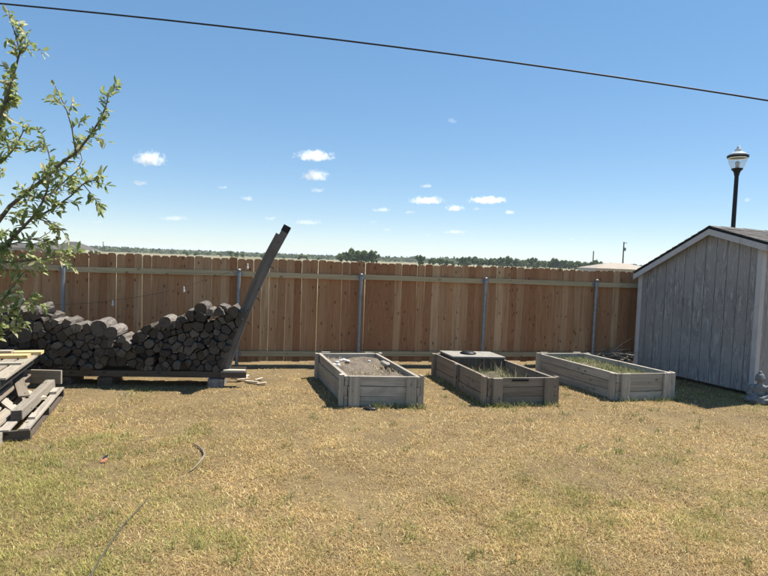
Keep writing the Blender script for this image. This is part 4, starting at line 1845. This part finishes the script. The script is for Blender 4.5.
G1, G2c, G3, DR, DRP = (.16, .20, .06), (.24, .26, .10), (.10, .14, .045), (.45, .37, .22), (.62, .55, .38)
pts_ = [tuple(bed_pt(q2, random.uniform(.1, .93), random.uniform(.06, .72), .15)) for _ in range(300)]
weeds('bed_weeds', 'pale green and dry weeds growing in the dark brown bed', pts_, .05, .21, [G1, G2c, (.26, .2, .11), DR, G3, G3, DRP], 6, .003)
pts_ = [tuple(bed_pt(q2, random.uniform(.3, .9), random.uniform(.15, .7), .16)) for _ in range(26)]
weeds('dry_stalks', 'tall thin dry stalks rising above the dark brown bed', pts_, .26, .42, [(.36, .24, .16), (.5, .42, .28), (.30, .27, .14)], 2, .002, 'stalks')
pts_ = [tuple(bed_pt(q3, random.uniform(.08, .93), random.uniform(.04, .95), .25)) for _ in range(1300)]
weeds('bed_grass', 'half green grass filling the grey bed beside the shed', pts_, .04, .16, [G1, G1, G2c, G3, DR, DRP, (.30, .29, .11)], 6, .003, 'grass')
pts_ = [tuple(bed_pt(q1, random.uniform(.08, .93), random.uniform(.04, .95), .315)) for _ in range(420)]
weeds('soil_straw', 'dry straw scattered over the bare soil bed', pts_, .03, .07, [DR, DRP, (.36, .28, .18)], 3, .003, 'straw')
pts_ = []
for q, (ua, ub), nn in ((q1, (.35, 1.05), 60), (q2, (-.05, 1.0), 90), (q3, (0, 1.05), 45)):
    d = (q[1] - q[0])
    nrm = Vector((d.y, -d.x, 0)).normalized()
    for _ in range(nn):
        p = q[0] + d * random.uniform(ua, ub) + nrm * random.uniform(.06, .13)
        pts_.append((p.x, p.y, -.01))
for _ in range(60):
    p = q2[0].lerp(q2[3], random.uniform(0, 1)) + Vector((-.09 - random.uniform(0, .05), 0, 0))
    pts_.append((p.x, p.y, -.01))
weeds('edge_weeds', 'green weeds sprouting along the foot of the timber beds', pts_, .04, .13, [G1, G2c, G3, DR], 6, .0028)

pts_ = []
for _ in range(230):
    wy = 3.0 * (9.2 / 3.0) ** random.random()
    wx = random.uniform(-1, 1) * (.72 * wy + .4)
    if float(fbm(wx, wy, .8, 111, 3)) > .5 or wy < 4.6:
        for _k in range(random.choice([1, 2, 3, 4])):
            pts_.append((wx + random.gauss(0, .04), wy + random.gauss(0, .04), float(gz(wx, wy)) - .004))
weeds('lawn_weeds', 'taller green tufts of weed standing in the parched lawn', pts_, .035, .085, [G1, G2c, (.22, .25, .07), (.34, .33, .12)], 9, .0022)

# ------------------------------------------------------------------ far background
# far trees: three shapes with trunk and crown, copied
def far_tree(seed, hgt, spread, nleaf, ls, c0, c1):
    rg = np.random.default_rng(seed)
    r = link('far_tree', None, None, (0, 0, -500))
    mb = MB()
    mb.tube([Vector((0, 0, -500)), Vector((.1, 0, -500 + hgt * .35)), Vector((0, .1, -500 + hgt * .75))], [hgt * .025, hgt * .018, .04], 8)
    for k in range(5):
        a = k * 1.3 + seed
        z0 = hgt * (.28 + .09 * k)
        mb.tube([Vector((0, 0, -500 + z0)), Vector((math.cos(a) * spread * .5, math.sin(a) * spread * .5, -500 + z0 + hgt * .16))], [hgt * .011, .02], 6)
    mb.build('trunk', M['bark_far'], r)
    nl = 16
    lob = np.stack([rg.normal(0, spread * .42, nl), rg.normal(0, spread * .42, nl), hgt * rg.uniform(.3, .9, nl)], 1)
    lr = rg.uniform(.18, .36, nl) * spread
    which = rg.integers(0, nl, nleaf)
    dirs = rg.normal(size=(nleaf, 3))
    dirs /= np.linalg.norm(dirs, axis=1, keepdims=True)
    c = lob[which] + dirs * (lr[which] * rg.random(nleaf) ** .4)[:, None]
    c[:, 2] = np.clip(c[:, 2], hgt * .08, hgt)
    t = rg.random((nl, 1))[which] * .6 + rg.random((nleaf, 1)) * .4
    col = np.array(c0) * (1 - t) + np.array(c1) * t
    ln_ = rg.uniform(.6, 1.2, nleaf) * ls
    me = leaf_mesh('crown', c, rg.normal(size=(nleaf, 3)), rg.normal(size=(nleaf, 3)) + np.array([0, 0, .6]), ln_, ln_ * .45, col, M['leaf_far'])
    kind(link('crown', me, r), 'stuff')
    return r


ft = [far_tree(1, 8, 3.0, 1500, .75, (.06, .095, .03), (.15, .20, .065)), far_tree(2, 7, 3.6, 1500, .75, (.07, .11, .035), (.18, .225, .08)),
      far_tree(3, 6, 2.6, 1100, .7, (.12, .155, .05), (.25, .29, .11))]


def put_tree(kindi, px, y, hscale, label, group, wscale=None):
    p = at_y(px, 262, y)
    z = float(gz(p.x, y))
    ws = wscale or hscale
    o = copy_thing(ft[kindi], (p.x, y, z), random.uniform(0, 6), (ws, ws, hscale))
    o['label'] = label
    o['category'] = 'tree'
    if group:
        o['group'] = group
    elif 'group' in o:
        del o['group']
    return o


put_tree(0, 421, 300, .86, 'lone dark round tree standing clear above the fence', None, .82)
GA, GB, GC_ = 'dark bushy trees clumped beyond the fence', 'trees of the wooded strip beyond the fence', 'small pale trees far beyond the firewood'
for px, h in ((341, .75), (347, .85), (352, .95), (358, .9), (363, .98), (369, .92), (374, .8)):
    put_tree(random.choice([0, 1]), px, 310 + random.uniform(-10, 15), h * random.uniform(1.08, 1.25), 'dark bushy tree in the clump beyond the middle of the fence', GA)
for px, y, h in ((433, 330, .8), (440, 340, .75), (446, 345, .7), (452, 350, .8), (461, 330, .95), (467, 345, .7)):
    put_tree(random.choice([1, 2, 0]), px, y, h * random.uniform(.9, 1.1), 'mid green tree in the strip right of the lone dark tree', 'trees beside the lone dark tree')
px = 474
while px < 600:
    ki, hs = random.choice([0, 1, 2]), random.uniform(.8, 1.2)
    put_tree(ki, px, random.uniform(360, 430), hs, '%s %s tree in the wooded strip leading to the tan roofed house' % ('tall' if hs > 1.07 else 'low' if hs < .93 else 'middling', ('dark green', 'mid green broad', 'pale green')[ki]), GB)
    px += random.uniform(3.2, 6.0)
for px, y, h in ((186, 420, .75), (196, 470, .7), (220, 480, .65), (231, 400, .95), (237, 410, .8), (243, 430, .7), (262, 450, .7), (300, 420, .8), (306, 420, .75), (318, 470, .6), (283, 500, .6)):
    put_tree(2, px, y, h, 'small pale green tree out in the far fields behind the leaning post', GC_)
put_tree(2, 92, 170, .55, 'small pale tree next to the grey-roofed house', None)
put_tree(2, 652, 130, .62, 'pale tree top just behind the shed roof edge', None)
for t in ft:
    for ch in list(t.children):
        bpy.data.objects.remove(ch)
    bpy.data.objects.remove(t)

# far woods: one leafy mass on the horizon
nl = 26000
ang = RNG.uniform(-.85, .85, nl)
rr = RNG.uniform(800, 1500, nl)
dens = fbm(ang * 30, rr * .01, 1.0, 91, 3)
x, y = np.sin(ang) * rr, np.cos(ang) * rr
h = (3.0 + 7.5 * fbm(ang * 60, rr * .004, 1.0, 93, 4)) * (.55 + .6 * sstep(ang, -.15, .2))
z = gz(x, y) + RNG.random(nl) ** .7 * h
t = fbm(ang * 90, rr * .01, 1.0, 95, 3)[:, None] * .7 + RNG.random((nl, 1)) * .3
col = np.array([.05, .075, .03]) * (1 - t) + np.array([.14, .16, .065]) * t
ln = RNG.uniform(2.5, 5.5, nl)
me = leaf_mesh('far_woods', np.stack([x, y, z], 1), rand_unit(nl), rand_unit(nl) + np.array([0, 0, .8]), ln, ln * .5, col, M['leaf_far'])
kind(tag(link('far_woods', me), 'low hazy line of woods along the far horizon', 'woods'), 'stuff')


def hip_house(name, label, px0, px1, y, z_eave, z_ridge, wings, roofm, wallm, wins):
    p0, p1 = at_y(px0, 260, y), at_y(px1, 260, y)
    zb = float(gz((p0.x + p1.x) / 2, y)) - .3
    h = thing(name, label, 'house', ((p0.x + p1.x) / 2, y + 5, zb))
    W = p1.x - p0.x
    mb = MB()
    mb.box(((p0.x + p1.x) / 2, y + 5, (zb + z_eave) / 2), (W / 2, 0, 0), (0, 5, 0), (0, 0, (z_eave - zb) / 2))
    mb.build('wall', wallm, h)
    for (f0, f1, zr, dy) in wings:
        a, b = p0.x + W * f0, p0.x + W * f1
        y0_, y1_ = y - .6 + dy, y + 10.6 + dy
        yc = (y0_ + y1_) / 2
        run = min((y1_ - y0_) / 2, (b - a) / 2) * .85
        V_ = [(a, y0_, z_eave), (b, y0_, z_eave), (b, y1_, z_eave), (a, y1_, z_eave), (a + run, yc, zr), (b - run, yc, zr)]
        m2 = MB()
        m2._add([Vector(v) for v in V_], V_, [(0, 1, 5, 4), (1, 2, 5), (2, 3, 4, 5), (3, 0, 4), (0, 3, 2, 1)])
        m2.build('roof', roofm, h)
    for (f, w, z0, z1) in wins:
        xw = p0.x + W * f
        m2 = MB()
        m2.box((xw, y - .02, (z0 + z1) / 2), (w / 2, 0, 0), (0, .05, 0), (0, 0, (z1 - z0) / 2))
        wf = m2.build('window', M['window_far'], h)
        m2 = MB()
        for (cx, cz, hx, hz) in ((xw, z1 + .06, w / 2 + .12, .06), (xw, z0 - .06, w / 2 + .12, .06), (xw - w / 2 - .06, (z0 + z1) / 2, .06, (z1 - z0) / 2), (xw + w / 2 + .06, (z0 + z1) / 2, .06, (z1 - z0) / 2)):
            m2.box((cx, y - .05, cz), (hx, 0, 0), (0, .06, 0), (0, 0, hz))
        m2.build('frame', M['white'], wf)
    return h


hz = lambda px, py, y: at_y(px, py, y).z
hip_house('far_house', 'low house with grey hipped roofs beyond the fence behind the tree', -4, 82, 175, hz(40, 248.5, 175), hz(40, 241.5, 175),
          [(0, .45, hz(20, 242.5, 175), 0), (.30, .72, hz(50, 240.5, 175), -1.5), (.55, 1.0, hz(66, 241.2, 175), .8)], M['roof_far'], M['wall_far'], [(.2, 1.4, -.6, .5), (.5, 1.4, -.6, .5), (.8, 1.4, -.6, .5)])
hip_house('far_bungalow', 'long bungalow with shallow tan roof beyond the fence by the utility poles', 595, 660, 118, hz(610, 268.6, 118), hz(615, 263.2, 118),
          [(0, 1.0, hz(620, 263.0, 118), 0)], M['roof_tan'], M['wall_far'], [(.32, 1.3, -.2, .85), (.62, 1.2, -.2, .85)])
for (pxt, pyt, y, xarm, label) in ((593.6, 251, 150, False, 'plain thin utility pole left of the tan roofed bungalow'), (624, 242, 132, True, 'taller utility pole with top bracket and transformer before the tan roof')):
    t = at_y(pxt, pyt, y)
    zb = float(gz(t.x, y))
    u_ = thing('utility_pole', label, 'utility pole', (t.x, y, zb), 'utility poles beyond the fence')
    mb = MB()
    mb.tube([Vector((t.x, y, zb - .3)), t], [.19, .13], 10)
    mb.build('pole', M['pole'], u_)
    if xarm:
        mb = MB()
        mb.bar(t + Vector((-.15, 0, -.25)), t + Vector((.75, 0, -.2)), (0, 0, 1), .14, .12)
        mb.build('bracket', M['pole'], u_)
        mb = MB()
        mb.lathe(t + Vector((.32, -.05, -2.1)), [(.2, 0), (.24, .05), (.24, .75), (.2, .8), (.05, .9)], 14)
        mb.build('transformer', M['steel'], u_)
t = at_y(103.2, 241.5, 700)
mast = thing('radio_mast', 'thin far mast rising over the fence right of the grey-roofed house', 'mast', (t.x, 700, float(gz(t.x, 700))))
mb = MB()
mb.tube([Vector((t.x, 700, float(gz(t.x, 700)))), t], [.5, .3], 6)
mb.build('pole', M['pole'], mast)
mb = MB()
for f in (.5, .8):
    mb.bar(t + Vector((-1.2, 0, -8 * (1 - f))), t + Vector((1.2, 0, -8 * (1 - f))), (0, 0, 1), .35, .35)
mb.build('antenna', M['pole'], mast)

# ------------------------------------------------------------------ clouds: small fair-weather cumulus, real volumes
def cloud_mat():
    m = bpy.data.materials.new('cumulus')
    m.use_nodes = True
    t = m.node_tree
    t.nodes.clear()
    out = t.nodes.new('ShaderNodeOutputMaterial')
    vol = t.nodes.new('ShaderNodeVolumePrincipled')
    vol.inputs['Color'].default_value = (1, 1, 1, 1)
    vol.inputs['Anisotropy'].default_value = .3
    tc = t.nodes.new('ShaderNodeTexCoord')
    geo = t.nodes.new('ShaderNodeNewGeometry')
    oi = t.nodes.new('ShaderNodeObjectInfo')
    nz = t.nodes.new('ShaderNodeTexNoise')
    nz.inputs['Scale'].default_value = .028
    nz.inputs['Detail'].default_value = 5
    nz.inputs['Roughness'].default_value = .6
    t.links.new(geo.outputs['Position'], nz.inputs['Vector'])
    ln_ = t.nodes.new('ShaderNodeVectorMath')
    ln_.operation = 'LENGTH'
    t.links.new(tc.outputs['Object'], ln_.inputs[0])
    # density = clamp((1 - r) * a + noise * b - c)
    m1 = t.nodes.new('ShaderNodeMath')
    m1.operation = 'MULTIPLY_ADD'
    t.links.new(ln_.outputs['Value'], m1.inputs[0])
    m1.inputs[1].default_value = -1.15
    m1.inputs[2].default_value = .45
    m2 = t.nodes.new('ShaderNodeMath')
    m2.operation = 'ADD'
    m3 = t.nodes.new('ShaderNodeMath')
    m3.operation = 'MULTIPLY_ADD'
    t.links.new(nz.outputs['Fac'], m3.inputs[0])
    m3.inputs[1].default_value = 2.6
    m3.inputs[2].default_value = -1.05
    t.links.new(m1.outputs[0], m2.inputs[0])
    t.links.new(m3.outputs[0], m2.inputs[1])
    m4 = t.nodes.new('ShaderNodeMath')
    m4.operation = 'MULTIPLY'
    m4.use_clamp = True
    t.links.new(m2.outputs[0], m4.inputs[0])
    m4.inputs[1].default_value = 1.4
    m5 = t.nodes.new('ShaderNodeMath')
    m5.operation = 'MULTIPLY'
    t.links.new(m4.outputs[0], m5.inputs[0])
    at = t.nodes.new('ShaderNodeAttribute')
    at.attribute_type = 'OBJECT'
    at.attribute_name = 'thickness'
    t.links.new(at.outputs['Fac'], m5.inputs[1])
    t.links.new(m5.outputs[0], vol.inputs['Density'])
    t.links.new(vol.outputs[0], out.inputs['Volume'])
    return m


CM = cloud_mat()
bmx = bmesh.new()
bmesh.ops.create_icosphere(bmx, subdivisions=3, radius=1.0)
for v in bmx.verts:
    if v.co.z < -.45:
        v.co.z = -.45
cme = bpy.data.meshes.new('cloud')
bmx.to_mesh(cme)
bmx.free()
cme.materials.append(CM)
CLOUDS = [(150.3, 159.4, 30, 15, 1), (139.4, 182.8, 19, 6, .5), (223, 187.5, 12, 4, .5), (248, 198.8, 13, 5, .6), (174.7, 218.4, 32, 5, .4), (315.3, 156.3, 38, 10, 1),
          (315, 176, 28, 11, .8), (317, 190.6, 19, 5, .4), (270.6, 218.4, 13, 4, .4), (307.5, 222.5, 30, 5, .4), (451.8, 120.8, 9, 7, .4), (426.8, 186, 13, 4, .5),
          (426.8, 200.8, 38, 7, .9), (487.6, 200.5, 38, 7, 1), (455.2, 208.4, 20, 6, .9), (476, 208.8, 12, 4, .5), (509, 212, 13, 5, .7), (410, 212, 14, 4, .5), (381.5, 210, 20, 4, .5),
          (387, 230, 12, 3, .3), (373, 222, 12, 3, .25), (456, 232, 30, 4, .4), (428, 235, 9, 3, .3), (573, 239, 8, 3, .3), (587, 239, 8, 3, .25), (748, 200, 11, 4, .4), (97, 222, 12, 3, .3)]
words = {0: 'puffy white cumulus cloud, largest one over the firewood stack', 5: 'wide white cloud high above the leaning post', 6: 'ragged white cloud just under the wide one above the leaning post',
         12: 'long flat white cloud over the middle fence bay', 13: 'long flat white cloud over the second bed', 14: 'short bright cloud between the two long flat clouds',
         10: 'tiny faint cloud alone high in the blue', 4: 'thin stretched cloud streak low over the firewood', 25: 'small faint cloud beside the street lamp'}
DC = 4200
for i, (px, py, w, h, th_) in enumerate(CLOUDS):
    p = at_y(px, py, DC)
    o = link('cloud', cme, None, tuple(p))
    k = DC / F_PX
    o.scale = (w * k * .68, w * k * .55, h * k * .82)
    o.rotation_euler = (0, -R(2.0), 0)
    o['thickness'] = .034 * th_ ** 1.4
    tag(o, words.get(i, 'small wispy white cloud scattered low in the sky'), 'cloud', 'small scattered clouds')

# ------------------------------------------------------------------ haze: the air itself
hm = bpy.data.materials.new('haze_air')
hm.use_nodes = True
hm.node_tree.nodes.clear()
ho = hm.node_tree.nodes.new('ShaderNodeOutputMaterial')
hv_ = hm.node_tree.nodes.new('ShaderNodeVolumePrincipled')
hv_.inputs['Color'].default_value = (.80, .90, 1.0, 1)
hv_.inputs['Density'].default_value = .00016
hm.node_tree.links.new(hv_.outputs[0], ho.inputs['Volume'])
mb = MB()
mb.box((0, 0, 14), (7000, 0, 0), (0, 7000, 0), (0, 0, 20))
hz_o = mb.build('haze', hm, None, (0, 0, 0))
kind(hz_o, 'stuff')
hz_o['label'] = 'thin pale haze over the far fields'
hz_o['category'] = 'haze'
print('logs', log_count, 'objects', len(bpy.data.objects))
